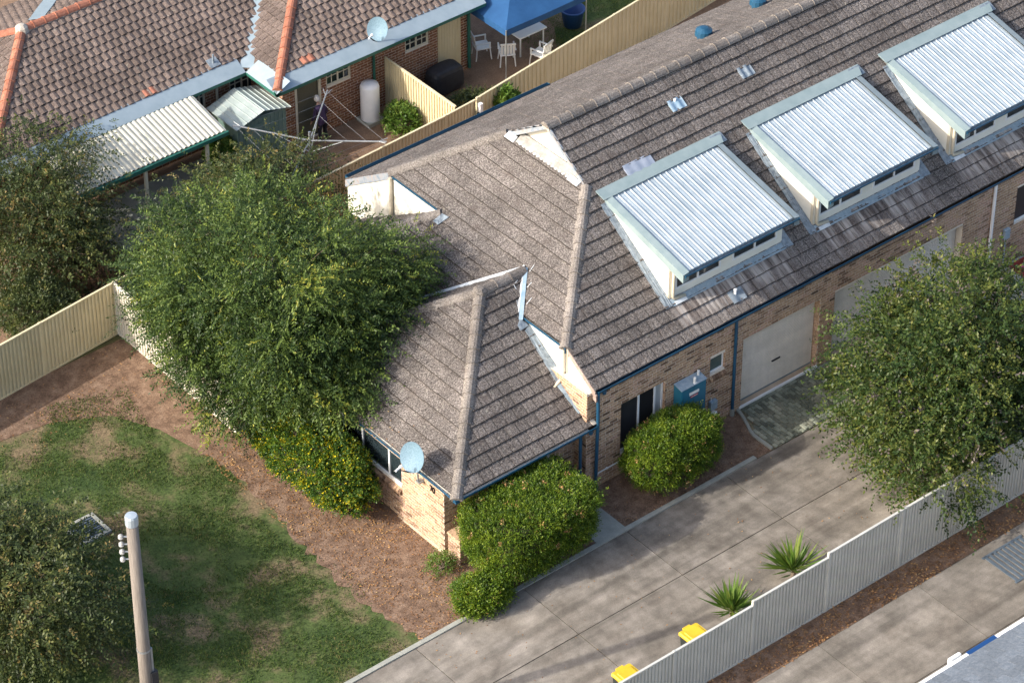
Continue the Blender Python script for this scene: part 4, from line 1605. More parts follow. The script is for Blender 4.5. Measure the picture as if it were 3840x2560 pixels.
# ---- windows and doors
def window(root, O, U, Nn, w_, h_, mull=(), frame='white_paint', fw=0.04, depth=0.09, pane='window_glass', name='window', back=None):
    """frame members around each light, panes as sub-parts"""
    O, U, Nn = Vector(O), Vector(U), Vector(Nn)
    Z = Vector((0, 0, 1))
    o = O - Nn * depth
    mb = MB()
    xs_ = [0.0] + list(mull) + [w_]
    mb.obox(o, U * w_, Nn * 0.04, Z * fw)
    mb.obox(o + Z * (h_ - fw), U * w_, Nn * 0.04, Z * fw)
    for i, x in enumerate(xs_):
        a = 0 if i == 0 else (x - fw if i == len(xs_) - 1 else x - fw / 2)
        mb.obox(o + U * a + Z * fw - Nn * 0.0, U * fw, Nn * 0.045, Z * (h_ - 2 * fw))
    W = mb.build(name, frame, root)
    for i in range(len(xs_) - 1):
        a = xs_[i] + (fw if i == 0 else fw / 2)
        b = xs_[i + 1] - (fw if i == len(xs_) - 2 else fw / 2)
        pm = pane[i] if isinstance(pane, (list, tuple)) else pane
        mb = MB()
        mb.obox(o + U * a + Z * fw + Nn * 0.012, U * (b - a), Nn * 0.008, Z * (h_ - 2 * fw))
        mb.build('pane', pm, W)
    return W


window(villa, (3.90, 0, 1.60), (1, 0, 0), (0, -1, 0), 0.485, 0.475, (), 'white_paint', 0.035, 0.10, 'frosted_glass')
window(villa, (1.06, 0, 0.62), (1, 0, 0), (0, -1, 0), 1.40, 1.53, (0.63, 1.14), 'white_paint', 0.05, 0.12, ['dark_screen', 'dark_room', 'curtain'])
window(villa, (-3.94, 4.38, 0.95), (0, -1, 0), (-1, 0, 0), 2.36, 0.85, (0.8, 1.82), 'white_paint', 0.045, 0.09, 'window_glass')
W = window(villa, (-2.64, 0.43, 0.75), (1, 0, 0), (0, -1, 0), 1.9, 1.13, (0.95,), 'white_paint', 0.06, 0.09, 'window_glass')
mb = MB()
for k in range(-14, 26):
    for sgn in (1, -1):
        x0 = -2.6 + k * 0.09
        a = Vector((x0, 0.385, 0.8))
        b = Vector((x0 + sgn * 0.55, 0.385, 1.84))
        # trim to the frame
        if a.x > b.x:
            a, b = b, a
        lo_, hi_ = -2.58, -0.80
        if b.x < lo_ or a.x > hi_:
            continue
        ta = max(0, (lo_ - a.x) / (b.x - a.x))
        tb = min(1, (hi_ - a.x) / (b.x - a.x))
        p, q = a.lerp(b, ta), a.lerp(b, tb)
        mb.obox(p, q - p, (0, -0.006, 0), (0, 0, 0.012))
mb.build('diamond_grille', 'white_paint', W)

gd = MB()
y0 = 0.2
nrib = 44
for k in range(nrib):
    z0 = 0.085 + k * (2.1 / nrib)
    z1 = z0 + 2.1 / nrib
    q = [(4.99, y0, z0), (7.52, y0, z0), (7.52, y0 - 0.03, z0 + 0.012), (4.99, y0 - 0.03, z0 + 0.012), (7.52, y0 - 0.03, z1 - 0.012), (4.99, y0 - 0.03, z1 - 0.012), (7.52, y0, z1), (4.99, y0, z1)]
    gd.mesh(q, [(0, 1, 2, 3), (3, 2, 4, 5), (5, 4, 6, 7)])
door = gd.build('garage_door', 'door_sheet', villa)
mb = MB()
mb.box(6.15, y0 - 0.05, 0.775, 6.42, y0 - 0.016, 0.815)
mb.build('handle', 'black_metal', door)
mb = MB()
mb.box(4.99, y0 - 0.03, 0.045, 7.52, y0 + 0.02, 0.085)
mb.build('bottom_rail', 'dull_green_grey', door)
mb = MB()
mb.box(4.975, 0.012, -0.02, 7.535, 0.4, 0.045)
mb.build('threshold', 'sandy_slab', villa)
mb = MB()
mb.box(4.94, -0.035, -0.02, 7.56, 0.01, 0.075)
mb.build('door_step', 'white_paint', villa)


# ---- dormer: (x shift) low-pitched ribbed metal roof, cream walls, strip windows
def dormer(root, dx, stain=True):
    X = lambda v: v + dx
    xl, xr = X(3.27), X(6.93)
    yf_ = 0.86
    zw0 = zf(yf_)
    zr_ = lambda y: 5.335 - 0.225 * (3.24 - y)
    mb = MB()
    # cheeks and front wall
    for x, sgn in ((xl, -1), (xr, 1)):
        P = [(x, yf_, zw0 - 0.05), (x, yf_, zr_(yf_) - 0.02), (x, 3.1, zr_(3.1) - 0.02), (x, 3.25, zf(3.25) - 0.05)]
        mb.poly(P if sgn > 0 else P[::-1])
    wins = [(X(3.45), X(4.91)), (X(5.29), X(6.75))]
    op = [(a - xl, b - xl, 3.88 - zw0, 4.56 - zw0) for a, b in wins]
    wall_sheet(mb, (xl, yf_, zw0 - 0.0), (1, 0, 0), (0, -1, 0), xr - xl, zr_(yf_) - zw0 - 0.02, op, 0.06)
    D = mb.build('dormer', 'cream_sheet', root)
    for a, b in wins:
        window(D, (a, yf_, 3.88), (1, 0, 0), (0, -1, 0), b - a, 0.68, ((b - a) / 2,), 'white_paint', 0.05, 0.03, 'window_glass', 'dormer_window')
    for c in (c_ for c_ in D.children if c_.name.startswith('dormer_window')):
        # keep the depth limit: panes join the window level
        for p in list(c.children):
            p.parent = D
    x0, x1 = X(3.40), X(6.82)
    Vd = Vector((0, -1, -0.225)).normalized()
    Nn = Vector((0, -0.225, 1)).normalized()
    ye = 0.40
    Ls = (3.24 - ye) / abs(Vd.y)
    mb = MB()
    o = Vector((x0, 3.24, zr_(3.24)))
    corrugate(mb, o, (1, 0, 0), Vd, Nn, x1 - x0, Ls, 0.1898, [(0, 0.0), (0.09, 0.02), (0.16, 0.02), (0.24, 0.0), (0.60, 0.0), (0.62, 0.004), (0.64, 0.0)])
    mb.build('roof_sheet', 'zinc_roof', D)
    mb = MB()
    mb.hexa([(X(3.17), 3.17, zr_(3.17) + 0.03), (X(7.02), 3.17, zr_(3.17) + 0.03), (X(7.16), 3.47, zf(3.47) + 0.03), (X(3.17), 3.47, zf(3.47) + 0.03)],
            [(X(3.17), 3.15, zr_(3.15) + 0.05), (X(7.02), 3.15, zr_(3.15) + 0.05), (X(7.16), 3.47, zf(3.47) + 0.06), (X(3.17), 3.47, zf(3.47) + 0.06)])
    mb.build('top_flashing', 'green_grey', D)
    for xa, xb, nm in ((X(3.235), x0 + 0.02, 'barge_flashing'), (X(6.80), X(6.985), 'barge_flashing')):
        mb = MB()
        left = xa < X(5)
        out = xa if left else xb
        inn = xb if left else xa
        ya, yb_ = 3.2, ye - 0.05
        A = [Vector((inn, ya, zr_(ya) + 0.05)), Vector((inn, yb_, zr_(yb_) + 0.05)), Vector((out, yb_, zr_(yb_) + 0.02)), Vector((out, ya, zr_(ya) + 0.02))]
        mb.poly(A if left else A[::-1])
        dz = Vector((0, 0, -0.235))
        B = [A[3], A[2], A[2] + dz, A[3] + dz * 0.6]
        mb.poly(B)
        mb.poly([A[1], A[2], A[2] + dz, A[1] + dz])
        mb.poly([A[0] + dz * 0.5, A[1] + dz, A[2] + dz, A[3] + dz * 0.6])
        mb.build(nm, 'green_grey' if left else 'dull_green_grey', D)
    gutter(D, (x0 - 0.12, ye - 0.09, zr_(ye) - 0.0), (X(6.95), ye - 0.09, zr_(ye) - 0.0), (0, -1, 0), wdt=0.085, hgt=0.085, debris='lead')
    mb = MB()
    mb.poly([(xl, ye - 0.02, zr_(ye) - 0.12), (xr, ye - 0.02, zr_(ye) - 0.12), (xr, yf_, zr_(yf_) - 0.06), (xl, yf_, zr_(yf_) - 0.06)][::-1])
    mb.build('soffit', 'cream_sheet', D)
    # lead soakers
    patch([(xl - 0.01, 3.2, zf(3.2)), (xl - 0.19, 3.2, zf(3.2)), (xl - 0.23, 0.72, zf(0.72)), (xl - 0.01, 0.72, zf(0.72))], nf, 0.05, 'lead', parent=D, sub=10, rough=0.01)
    patch([(xr + 0.22, 1.15, zf(1.15)), (xr + 0.01, 1.15, zf(1.15)), (xr - 0.06, 0.72, zf(0.72)), (xr + 0.24, 0.70, zf(0.70))], nf, 0.05, 'lead', parent=D, sub=5, rough=0.01)
    patch([(xr + 0.12, 3.4, zf(3.4)), (xr + 0.01, 3.4, zf(3.4)), (xr + 0.01, 1.15, zf(1.15)), (xr + 0.10, 1.15, zf(1.15))], nf, 0.05, 'dull_green_grey', parent=D, sub=6)
    patch([(X(7.16), 3.47, zf(3.47)), (X(6.78), 3.47, zf(3.47)), (X(6.80), 3.25, zf(3.25)), (X(7.2), 3.25, zf(3.25))], nf, 0.075, 'lead', parent=D, sub=4)
    patch([(xl, yf_ + 0.0, zf(yf_)), (xr, yf_ + 0.0, zf(yf_)), (xr, 0.70, zf(0.70)), (xl, 0.70, zf(0.70))], nf, 0.045, 'faded_blue', 'apron_flashing', D, sub=10, rough=0.006)
    mb = MB()
    xp, yp = X(3.345), yf_ - 0.06
    mb.tube([(xp, yp, zr_(yp) - 0.1), (xp, yp, zw0 + 0.10), (xp + 0.03, yp - 0.01, zw0 + 0.05), (xp + 0.35, yp - 0.05, zw0 + 0.03)], 0.042, 10)
    mb.build('downpipe', 'cream_trim', D, smooth=True)
    mb = MB()
    mb.box(xl - 0.014, yf_ + 0.002, zw0, xl - 0.001, yf_ + 0.09, zr_(yf_) - 0.03)
    mb.build('corner_strip', 'cream_trim', D)
    patch([(X(3.36), 0.78, zf(.78)), (X(3.71), 0.78, zf(.78)), (X(3.71), 0.70, zf(.70)), (X(3.36), 0.70, zf(.70))], nf, 0.06, 'pale_lead', 'splash_pad', D, sub=2)
    return D


dormer(villa, 0.0)

# house number on the left wall
num = MB()


def stroke(mb, pts, o, U, Nn, wd=0.022):
    o, U, Nn = Vector(o), Vector(U), Vector(Nn)
    Z = Vector((0, 0, 1))
    P = [o + U * a + Z * b for a, b in pts]
    for i in range(len(P) - 1):
        d = (P[i + 1] - P[i])
        s = d.normalized().cross(Nn) * wd / 2
        mb.hexa([P[i] - s, P[i + 1] - s, P[i + 1] + s, P[i] + s], [P[i] - s + Nn * 0.02, P[i + 1] - s + Nn * 0.02, P[i + 1] + s + Nn * 0.02, P[i] + s + Nn * 0.02])


no_ = Vector((-3.949, 0.93, 1.615))
stroke(num, [(0.0, 0.15), (0.085, 0.15), (0.03, 0.0)], no_, (0, -1, 0), (-1, 0, 0))
stroke(num, [(0.10 + 0.043 + 0.043 * math.cos(a), 0.075 + 0.075 * math.sin(a)) for a in [i * math.pi / 7 for i in range(15)]], no_, (0, -1, 0), (-1, 0, 0))
num.build('house_number', 'black_metal', villa)

# ================================================================== things fixed to or standing by the villa
dish = thing('satellite_dish', (-4.02, 1.2, 2.0), 'blue grey satellite dish on the near left corner of the porch roof', 'satellite dish')
dc, dn = Vector((-4.28, 1.16, 2.61)), Vector((-0.907, -0.174, 0.377)).normalized()


def dish_mesh(c, n, rad, root, mat, lnb_len=0.42):
    n = Vector(n).normalized()
    up = (Vector((0, 0, 1)) - n * n.z).normalized()
    sd_ = n.cross(up)
    mb = MB()
    rings = 6
    seg = 28
    V = []
    for r in range(rings + 1):
        f = r / rings
        for k in range(seg):
            a = 2 * math.pi * k / seg
            V.append(c + (sd_ * math.cos(a) * 0.92 + up * math.sin(a)) * rad * f + n * (0.09 * (f * f - 1)))
    F = []
    for r in range(rings):
        for k in range(seg):
            a = r * seg + k
            b = r * seg + (k + 1) % seg
            F.append((a, b, b + seg, a + seg))
    i0 = len(mb.v)
    mb.mesh(V, F)
    mb.mesh([v - n * 0.012 for v in V], [f[::-1] for f in F])
    rim = [rings * seg + k for k in range(seg)]
    for k in range(seg):
        a, b = V[rim[k]], V[rim[(k + 1) % seg]]
        mb.poly([a, b, b - n * 0.012, a - n * 0.012])
    mb.build('reflector', mat, root, smooth=True)
    bot = c - up * rad * 0.98
    tip = c + n * lnb_len - up * rad * 0.55
    mb = MB()
    for s in (-0.05, 0.0, 0.05):
        mb.tube([bot + sd_ * s, tip + sd_ * s * 0.3 - up * 0.03], 0.008, 6)
    mb.build('feed_arm', 'black_metal', root)
    mb = MB()
    ax = (c - tip).normalized()
    mb.tube([tip - ax * 0.10, tip + ax * 0.06], 0.026, 10)
    mb.tube([tip + ax * 0.06, tip + ax * 0.10], 0.042, 12)
    mb.build('feed_horn', 'white_plastic', root)
    return up, sd_


dish_mesh(dc, dn, 0.375, dish, 'dish_paint')
mb = MB()
mb.tube([dc - dn * 0.1, dc - dn * 0.18 - Vector((0, 0, 0.1)), (-4.10, 1.2, 2.15), (-4.08, 1.2, 1.78)], 0.022, 8)
mb.box(-4.10, 1.13, 1.72, -3.95, 1.27, 1.76)
mb.build('mount', 'pole_steel', dish)

box = thing('meter_box', (3.12, -0.14, 0.95), 'blue utility meter box with faded top fixed beside the small window', 'meter box')
mb = MB()
mb.hexa([(2.735, -0.285, 0.93), (3.525, -0.285, 0.93), (3.525, -0.008, 0.93), (2.735, -0.008, 0.93)],
        [(2.735, -0.285, 1.85), (3.525, -0.285, 1.85), (3.525, -0.008, 1.905), (2.735, -0.008, 1.905)])
mb.build('cabinet', 'teal_box', box)
mb = MB()
mb.hexa([(2.72, -0.30, 1.853), (3.54, -0.30, 1.853), (3.54, -0.006, 1.909), (2.72, -0.006, 1.909)],
        [(2.72, -0.30, 1.872), (3.54, -0.30, 1.872), (3.54, -0.006, 1.93), (2.72, -0.006, 1.93)])
mb.build('lid', 'faded_blue', box)
mb = MB()
mb.box(2.76, -0.296, 0.95, 3.12, -0.287, 1.83)
mb.box(3.13, -0.296, 0.95, 3.50, -0.287, 1.83)
mb.build('door', 'teal_box', box)
mb = MB()
mb.box(2.98, -0.302, 1.60, 3.29, -0.298, 1.685)
mb.build('label_plate', 'white_plastic', box)
mb = MB()
mb.box(3.02, -0.302, 1.52, 3.26, -0.298, 1.578)
mb.build('warning_sticker', 'sticker_red', box)
mb = MB()
for k in range(9):
    mb.box(3.04 + k * 0.023, -0.305, 1.54, 3.055 + k * 0.023, -0.3025, 1.556)
mb.build('sticker_print', 'white_plastic', box)
for x, y in ((3.19, -0.24), (3.43, -0.10)):
    mb = MB()
    mb.bevel_box(x - 0.035, y - 0.03, 1.87, x + 0.035, y + 0.03, 2.06, 0.02)
    mb.box(x - 0.05, y - 0.045, 1.86, x + 0.05, y + 0.045, 1.885)
    mb.build('vent_cap', 'white_plastic', box)
sb = thing('junction_box', (4.0, -0.06, 0.55), 'small pale grey electrical box low on the wall beside the downpipe', 'electrical box')
mb = MB()
mb.bevel_box(3.89, -0.12, 0.55, 4.11, -0.006, 0.80, 0.012)
mb.build('case', 'faded_blue', sb)
mb = MB()
mb.tube([(3.95, -0.04, 0.8), (3.95, -0.04, 0.88)], 0.014, 6)
mb.tube([(4.05, -0.05, 0.55), (4.04, -0.06, 0.47), (3.94, -0.07, 0.42), (3.82, -0.08, 0.36)], 0.016, 6)
mb.tube([(4.05, -0.06, 0.45), (4.04, -0.07, 0.02)], 0.014, 6)
mb.build('cable_conduit', 'white_plastic', sb)
mb = MB()
mb.bevel_box(3.99, -0.12, 0.30, 4.13, -0.006, 0.43, 0.03)
mb.build('outlet', 'white_plastic', sb)
pier = thing('brick_pier', (-3.6, 0.08, 0), 'low brick pier standing at the near corner of the villa', 'pier')
mb = MB()
mb.box(-3.93, -0.14, -0.05, -3.2, 0.30, 0.70)
pc = mb.build('core', 'mortar', pier)
brick_wall(pc, (-3.93, 0.30, 0), (0, -1, 0), (-1, 0, 0), 0.44, 0.70, 40)
brick_wall(pc, (-3.93, -0.14, 0), (1, 0, 0), (0, -1, 0), 0.73, 0.70, 40, u_off=0.12)
mb = MB()
for k in range(3):
    mb.bevel_box(-3.96 + k * 0.25, -0.165, 0.70, -3.72 + k * 0.25, 0.325, 0.75, 0.012, 0, random.uniform(0.6, 0.9))
mb.build('capping', 'brown_brick', pier)

# ================================================================== neighbours in the row


def row_house(root, x0, x1, dx, openings, name):
    fr = MB()
    w_ = x1 - x0
    wall_sheet(fr, (x0, 0, 0), (1, 0, 0), (0, -1, 0), w_, 2.96, openings, 0.3)
    fr.box(x0, 10.2, 0, x1, 10.3, 2.9)
    wl = fr.build('wall', 'mortar', root)
    brick_wall(wl, (x0, 0, 0), (1, 0, 0), (0, -1, 0), w_, 2.95, 300, openings, pick=campick)
    P = [[(x0, YF + 0.06, zf(YF + 0.06)), (x1, YF + 0.06, zf(YF + 0.06)), (x1, YR, zf(YR)), (x0, YR, zf(YR))]]
    R = [[(x0, YR, zb(YR)), (x1, YR, zb(YR)), (x1, YB, zb(YB)), (x0, YB, zb(YB))][::-1]]
    rb = MB()
    rb.poly(P[0])
    rb.poly(R[0])
    rf = rb.build('roof', 'grey_tile', root)
    roof_field(rf, P, (0, YF + 0.06, zf(YF + 0.06)), (1, 0, 0), (0, -T, 1), 'grey_tile', quota=300, hole=in_dormer(dx), pick=campick, prof=(0, 0.004, 0, 0.004, 0), gap=0.009, shade_grime=0.012)
    roof_field(rf, R, (0, YB, zb(YB)), (-1, 0, 0), (0, T, 1), 'grey_tile')
    ridge(rf, (x0, YR, ZR), (x1, YR, ZR))
    gutter(root, (x0, YF, ZE), (x1, YF, ZE), (0, -1, 0))
    gutter(root, (x0, YB + 0.02, ZE - 0.02), (x1, YB + 0.02, ZE - 0.02), (0, 1, 0))
    dormer(root, dx)
    return wl, rf


mid = thing('middle_villa', (10, 4.6, 0), 'middle brick villa of the row with wide beige garage door', 'house')
op_mid = [(8.03 - 7.62, 12.5 - 7.62, 0.02, 2.10)]
row_house(mid, 7.62, 12.62, 4.7, op_mid, 'mid')
gd = MB()
for k in range(44):
    z0 = 0.06 + k * (2.1 / 44)
    z1 = z0 + 2.1 / 44
    q = [(8.05, 0.22, z0), (12.48, 0.22, z0), (12.48, 0.19, z0 + 0.012), (8.05, 0.19, z0 + 0.012), (12.48, 0.19, z1 - 0.012), (8.05, 0.19, z1 - 0.012), (12.48, 0.22, z1), (8.05, 0.22, z1)]
    gd.mesh(q, [(0, 1, 2, 3), (3, 2, 4, 5), (5, 4, 6, 7)])
door = gd.build('garage_door', 'door_sheet', mid)
mb = MB()
mb.box(10.1, 0.17, 0.78, 10.4, 0.204, 0.82)
mb.build('handle', 'black_metal', door)
mb = MB()
mb.box(8.0, -0.04, -0.02, 12.55, 0.2, 0.05)
mb.build('threshold', 'sandy_slab', mid)
rfm = [c for c in mid.children if c.name.startswith('roof')][0]
lead_tile(rfm, Q(8.63, 9.05, 4.265, 4.525), 2, 'lead')
for x, y in ((9.86, 7.03), (12.55, 7.86)):
    mb = MB()
    z = zb(y)
    mb.lathe((x, y, z), [(0.17, -0.05), (0.17, 0.10), (0.24, 0.12), (0.22, 0.26), (0.1, 0.33), (0, 0.34)], 14)
    mb.build('roof_ventilator', 'blue_gutter', rfm)

far = thing('end_villa', (16, 4.6, 0), 'third brick villa of the row with white downpipe, at the right edge', 'house')
op_far = [(14.45 - 12.62, 16.0 - 12.62, 1.2, 2.35)]
row_house(far, 12.62, 19.6, 9.4, op_far, 'far')
window(far, (14.45, 0, 1.2), (1, 0, 0), (0, -1, 0), 1.55, 1.15, (0.78,), 'white_paint', 0.05, 0.12, 'dark_screen')
pipe(far, [(13.55, -0.055, 2.93), (13.55, -0.055, 0.1)], 0.045, 'white_paint')
mb = MB()
mb.bevel_box(14.05, -0.11, 0.95, 14.25, -0.006, 1.25, 0.012)
mb.tube([(14.15, -0.05, 0.95), (14.15, -0.05, 0.1)], 0.02, 6)
mb.build('meter_case', 'faded_blue', far)
po = thing('porch_slab', (14, -0.8, 0), 'pale concrete porch slab of the end villa', 'slab')
po['kind'] = 'structure'
del po['category']
mb = MB()
mb.box(8.9, -1.66, -0.03, 17.5, -0.01, 0.02)
mb.build('slab', 'path_concrete', po)
dm = thing('door_mat', (13.35, -0.35, 0.02), 'dark striped door mat by the white downpipe', 'door mat')
mb = MB()
mb.box(13.05, -0.62, 0.02, 13.75, -0.12, 0.034)
mb.build('base', 'mat_dark', dm)
mb = MB()
for k in range(4):
    mb.box(13.12 + k * 0.155, -0.58, 0.0345, 13.2 + k * 0.155, -0.16, 0.039)
mb.build('stripe', 'mat_tan', dm)
rm = thing('red_mat', (15.2, -0.6, 0.02), 'worn dark red mat spread on the porch of the end villa', 'mat')
mb = MB()
mb.box(14.25, -1.3, 0.021, 17.0, -0.1, 0.03)
mb.build('cloth', 'red_mat', rm)
toy = thing('toy_heap', (14.6, -0.45, 0.03), 'small heap of bright toys on the red mat', 'toys')
for k in range(7):
    mb = MB()
    x, y, r = 14.6 + random.uniform(-.25, .3), -0.45 + random.uniform(-.15, .15), random.uniform(.05, .1)
    mb.lathe((x, y, 0.03), [(0.0, 0.0), (r, 0.0), (r * 1.1, r * 0.8), (r * 0.6, r * 1.6), (0, r * 1.8)], 9)
    mb.build('toy', 'toy_mix', toy, smooth=True)

# ================================================================== HOUSE BEHIND
SB = 0.45
zA_ = lambda y: 2.3 + SB * (y - 17.06)
zW_ = lambda y: 2.3 + SB * (y - 15.66)
zWL = lambda x: 2.3 + SB * (x - 2.5)
zL_ = lambda x: 2.3 + SB * (x + 5.68)
back = thing('terracotta_house', (2, 19.5, 0), 'house behind with dark brown tiled roof and orange ridge caps', 'house')
mainF = [[(-5.68, 17.06, 2.3), (2.5, 17.06, 2.3), (5.87, 20.43, zA_(20.43)), (-2.31, 20.43, zA_(20.43))]]
wingL = [[(2.5, 15.66, 2.3), (5.87, 19.03, zWL(5.87)), (5.87, 20.43, zWL(5.87)), (2.5, 17.06, 2.3)][::-1]]
wingF = [[(2.5, 15.66, 2.3), (9.5, 15.66, 2.3), (9.5, 19.03, zW_(19.03)), (5.87, 19.03, zW_(19.03))]]
leftP = [[(-5.68, 23.8, 2.3), (-5.68, 17.06, 2.3), (-2.31, 20.43, zL_(-2.31))]]
backP = [[(-2.31, 20.43, 3.816), (5.87, 20.43, 3.816), (9.2, 23.8, 2.3), (-5.68, 23.8, 2.3)][::-1]]
rb = MB()
for P in mainF + wingL + wingF + leftP + backP:
    rb.poly(P)
# tiles stop short of the leaf-guard strip along the eaves
mainT = [[(-5.34, 17.40, zA_(17.40)), (2.86, 17.40, zA_(17.40)), (5.87, 20.43, zA_(20.43)), (-2.31, 20.43, zA_(20.43))]]
wingLT = [[(2.86, 16.02, zWL(2.86)), (5.87, 19.03, zWL(5.87)), (5.87, 20.43, zWL(5.87)), (2.86, 17.42, zWL(2.86))][::-1]]
wingT = [[(2.86, 16.0, zW_(16.0)), (9.5, 16.0, zW_(16.0)), (9.5, 19.03, zW_(19.03)), (5.87, 19.03, zW_(19.03))]]
broof = rb.build('roof', 'terracotta_tile', back)
hump = (0, 0.018, 0.03, 0.018, 0.0)
kw = dict(gauge=0.25, width=0.215, thick=0.022, prof=hump, base=0.01)


def backpick(p):
    return (p - CAMP).length


roof_field(broof, mainT, (0, 17.40, zA_(17.40)), (1, 0, 0), (0, -SB, 1), 'terracotta_tile', quota=150, pick=backpick, **kw)
roof_field(broof, wingT, (0, 16.0, zW_(16.0)), (1, 0, 0), (0, -SB, 1), 'terracotta_tile', quota=150, pick=backpick, **kw)
roof_field(broof, wingLT, (2.86, 0, zWL(2.86)), (0, -1, 0), (-SB, 0, 1), 'terracotta_tile', **kw)
roof_field(broof, leftP, (-5.62, 0, zL_(-5.62)), (0, -1, 0), (-SB, 0, 1), 'terracotta_tile', **kw)
roof_field(broof, backP, (0, 23.74, zA_(17.12)), (-1, 0, 0), (0, SB, 1), 'terracotta_tile', **kw)
rk = dict(mat='orange_ridge', w=0.14, hgt=0.12, seg=0.36, drop=0.05, rise=0.05)
ridge(broof, (2.52, 15.68, 2.31), (5.87, 19.03, zW_(19.03)), **rk)
ridge(broof, (-5.6, 17.14, 2.33), (-2.31, 20.43, 3.816), **rk)
ridge(broof, (-2.31, 20.43, 3.82), (5.87, 20.43, 3.82), **rk)
ridge(broof, (-5.0, 23.12, 2.6), (-2.31, 20.43, 3.816), **rk)
ridge(broof, (5.87, 19.03, 3.83), (9.5, 19.03, 3.83), **rk)
vm = MB()
strip(vm, (2.5, 17.06, 2.3), (5.6, 20.16, zA_(20.16)), 0.42, (-SB, -SB, 2), 0.055)
vm.build('valley_gutter', 'guard_metal', broof)
vm = MB()
strip(vm, (-1.7, 20.7, 3.72), (0.4, 23.0, 2.7), 0.4, (0, SB, 2), 0.06)
vm.build('valley_gutter', 'guard_metal', broof)
mb = MB()
mb.lathe((-2.31, 20.43, 3.83), [(0.2, -0.05), (0.17, 0.1), (0.08, 0.17), (0, 0.18)], 8)
mb.build('mortar_cap', 'mortar_bed', broof)
M('orange_tile', [(0.30, 0.12, 0.075), (0.38, 0.165, 0.11)], scale=8, rough=0.85, fine=0.15)
for x, y, zfun in ((-0.36, 17.52, zA_), (3.83, 16.13, zW_)):
    for k in range(2):
        mb = MB()
        n_ = Vector((0, -SB, 1)).normalized()
        ev_ = Vector((0, 1, SB)).normalized()
        o_ = Vector((x + k * 0.215 - 0.2, y - 0.1, zfun(y - 0.1)))
        tile_geom(mb, 0, 0.215, 0, 0.25, 0.018, 0.03, hump, [None], lambda u, v, h: o_ + Vector((1, 0, 0)) * u + ev_ * v + n_ * h, 0.6)
        mb.build('replaced_tile', ['orange_tile', 'orange_tile'], broof)
mb = MB()
mb.obox((1.60, 17.40, zA_(17.40) + 0.05), (0.32, 0, 0), (0, 0.26, 0.117), (0, 0, 0.02))
mb.tube([(1.76, 17.53, zA_(17.53)), (1.76, 17.53, zA_(17.53) + 0.32)], 0.03, 8)
mb.build('vent_pipe', 'lead', broof)
# leaf-guarded gutters: sloping metal strip and green lip
for A, B, din in (((-5.68, 16.98), (2.42, 16.98), (0, 1)), ((2.42, 16.98), (2.42, 15.58), (1, 0)), ((2.42, 15.58), (9.6, 15.58), (0, 1))):
    mb = MB()
    a, b = Vector((*A, 2.27)), Vector((*B, 2.27))
    i = Vector((*din, 0)) * 0.46 + Vector((0, 0, 0.235))
    ext = (b - a).normalized() * 0.0
    mb.poly([a, b, b + i, a + i] if din == (0, 1) else [a, b, b + i, a + i])
    mb.build('gutter_guard', 'guard_metal', back)
    mb = MB()
    mb.hexa([a + Vector((0, 0, -0.1)), b + Vector((0, 0, -0.1)), b + Vector((0, 0, -0.1)) + i * 0.28, a + Vector((0, 0, -0.1)) + i * 0.28],
            [a + Vector((0, 0, -0.004)), b + Vector((0, 0, -0.004)), b + i * 0.28 + Vector((0, 0, -0.01)), a + i * 0.28 + Vector((0, 0, -0.01))])
    mb.build('gutter', 'green_trim', back)
bw = MB()
op_m = [(2.2, 3.05, 1.25, 2.0), (1.05, 1.4, 1.0, 2.0)]
op_m = [(a + 5.4, b + 5.4, c, d) for a, b, c, d in op_m]
wall_sheet(bw, (-5.4, 17.5, 0), (1, 0, 0), (0, -1, 0), 8.3, 2.25, op_m, 0.1)
wall_sheet(bw, (2.92, 17.5, 0), (0, -1, 0), (-1, 0, 0), 1.44, 2.25, (), 0.1)
op_w = [(0.43, 1.25, 0.04, 1.92), (1.47, 2.3, 1.42, 1.98), (4.18, 5.0, 1.40, 1.86), (5.32, 6.12, 0.1, 1.98)]
wall_sheet(bw, (2.92, 16.06, 0), (1, 0, 0), (0, -1, 0), 6.45, 2.25, op_w, 0.1)
wall_sheet(bw, (9.37, 16.06, 0), (0, 1, 0), (1, 0, 0), 6.0, 2.25, (), 0.1)
bwall = bw.build('wall', 'mortar', back)
brick_wall(bwall, (2.92, 16.06, 0), (1, 0, 0), (0, -1, 0), 6.45, 2.2, 220, op_w, mat='red_brick', pick=campick)
brick_wall(bwall, (2.92, 17.5, 0), (0, -1, 0), (-1, 0, 0), 1.44, 2.2, 40, (), mat='red_brick', pick=campick)
brick_wall(bwall, (-5.4, 17.5, 0), (1, 0, 0), (0, -1, 0), 8.3, 2.2, 40, op_m, mat='red_brick', pick=campick)
brick_wall(bwall, (9.37, 16.06, 0), (0, 1, 0), (1, 0, 0), 6.0, 2.2, 0, (), mat='red_brick')


def colonial(O, w_, h_, nx, nz):
    W = window(back, O, (1, 0, 0), (0, -1, 0), w_, h_, (w_ / 2,), 'cream_frame', 0.05, 0.07, 'window_glass')
    mb = MB()
    x, y, z = O
    for k in range(1, nx):
        mb.box(x + w_ * k / nx - 0.012, y + 0.03, z + 0.04, x + w_ * k / nx + 0.012, y + 0.055, z + h_ - 0.04)
    for k in range(1, nz):
        mb.box(x + 0.04, y + 0.028, z + h_ * k / nz - 0.012, x + w_ - 0.04, y + 0.053, z + h_ * k / nz + 0.012)
    mb.build('glazing_bars', 'cream_frame', W)


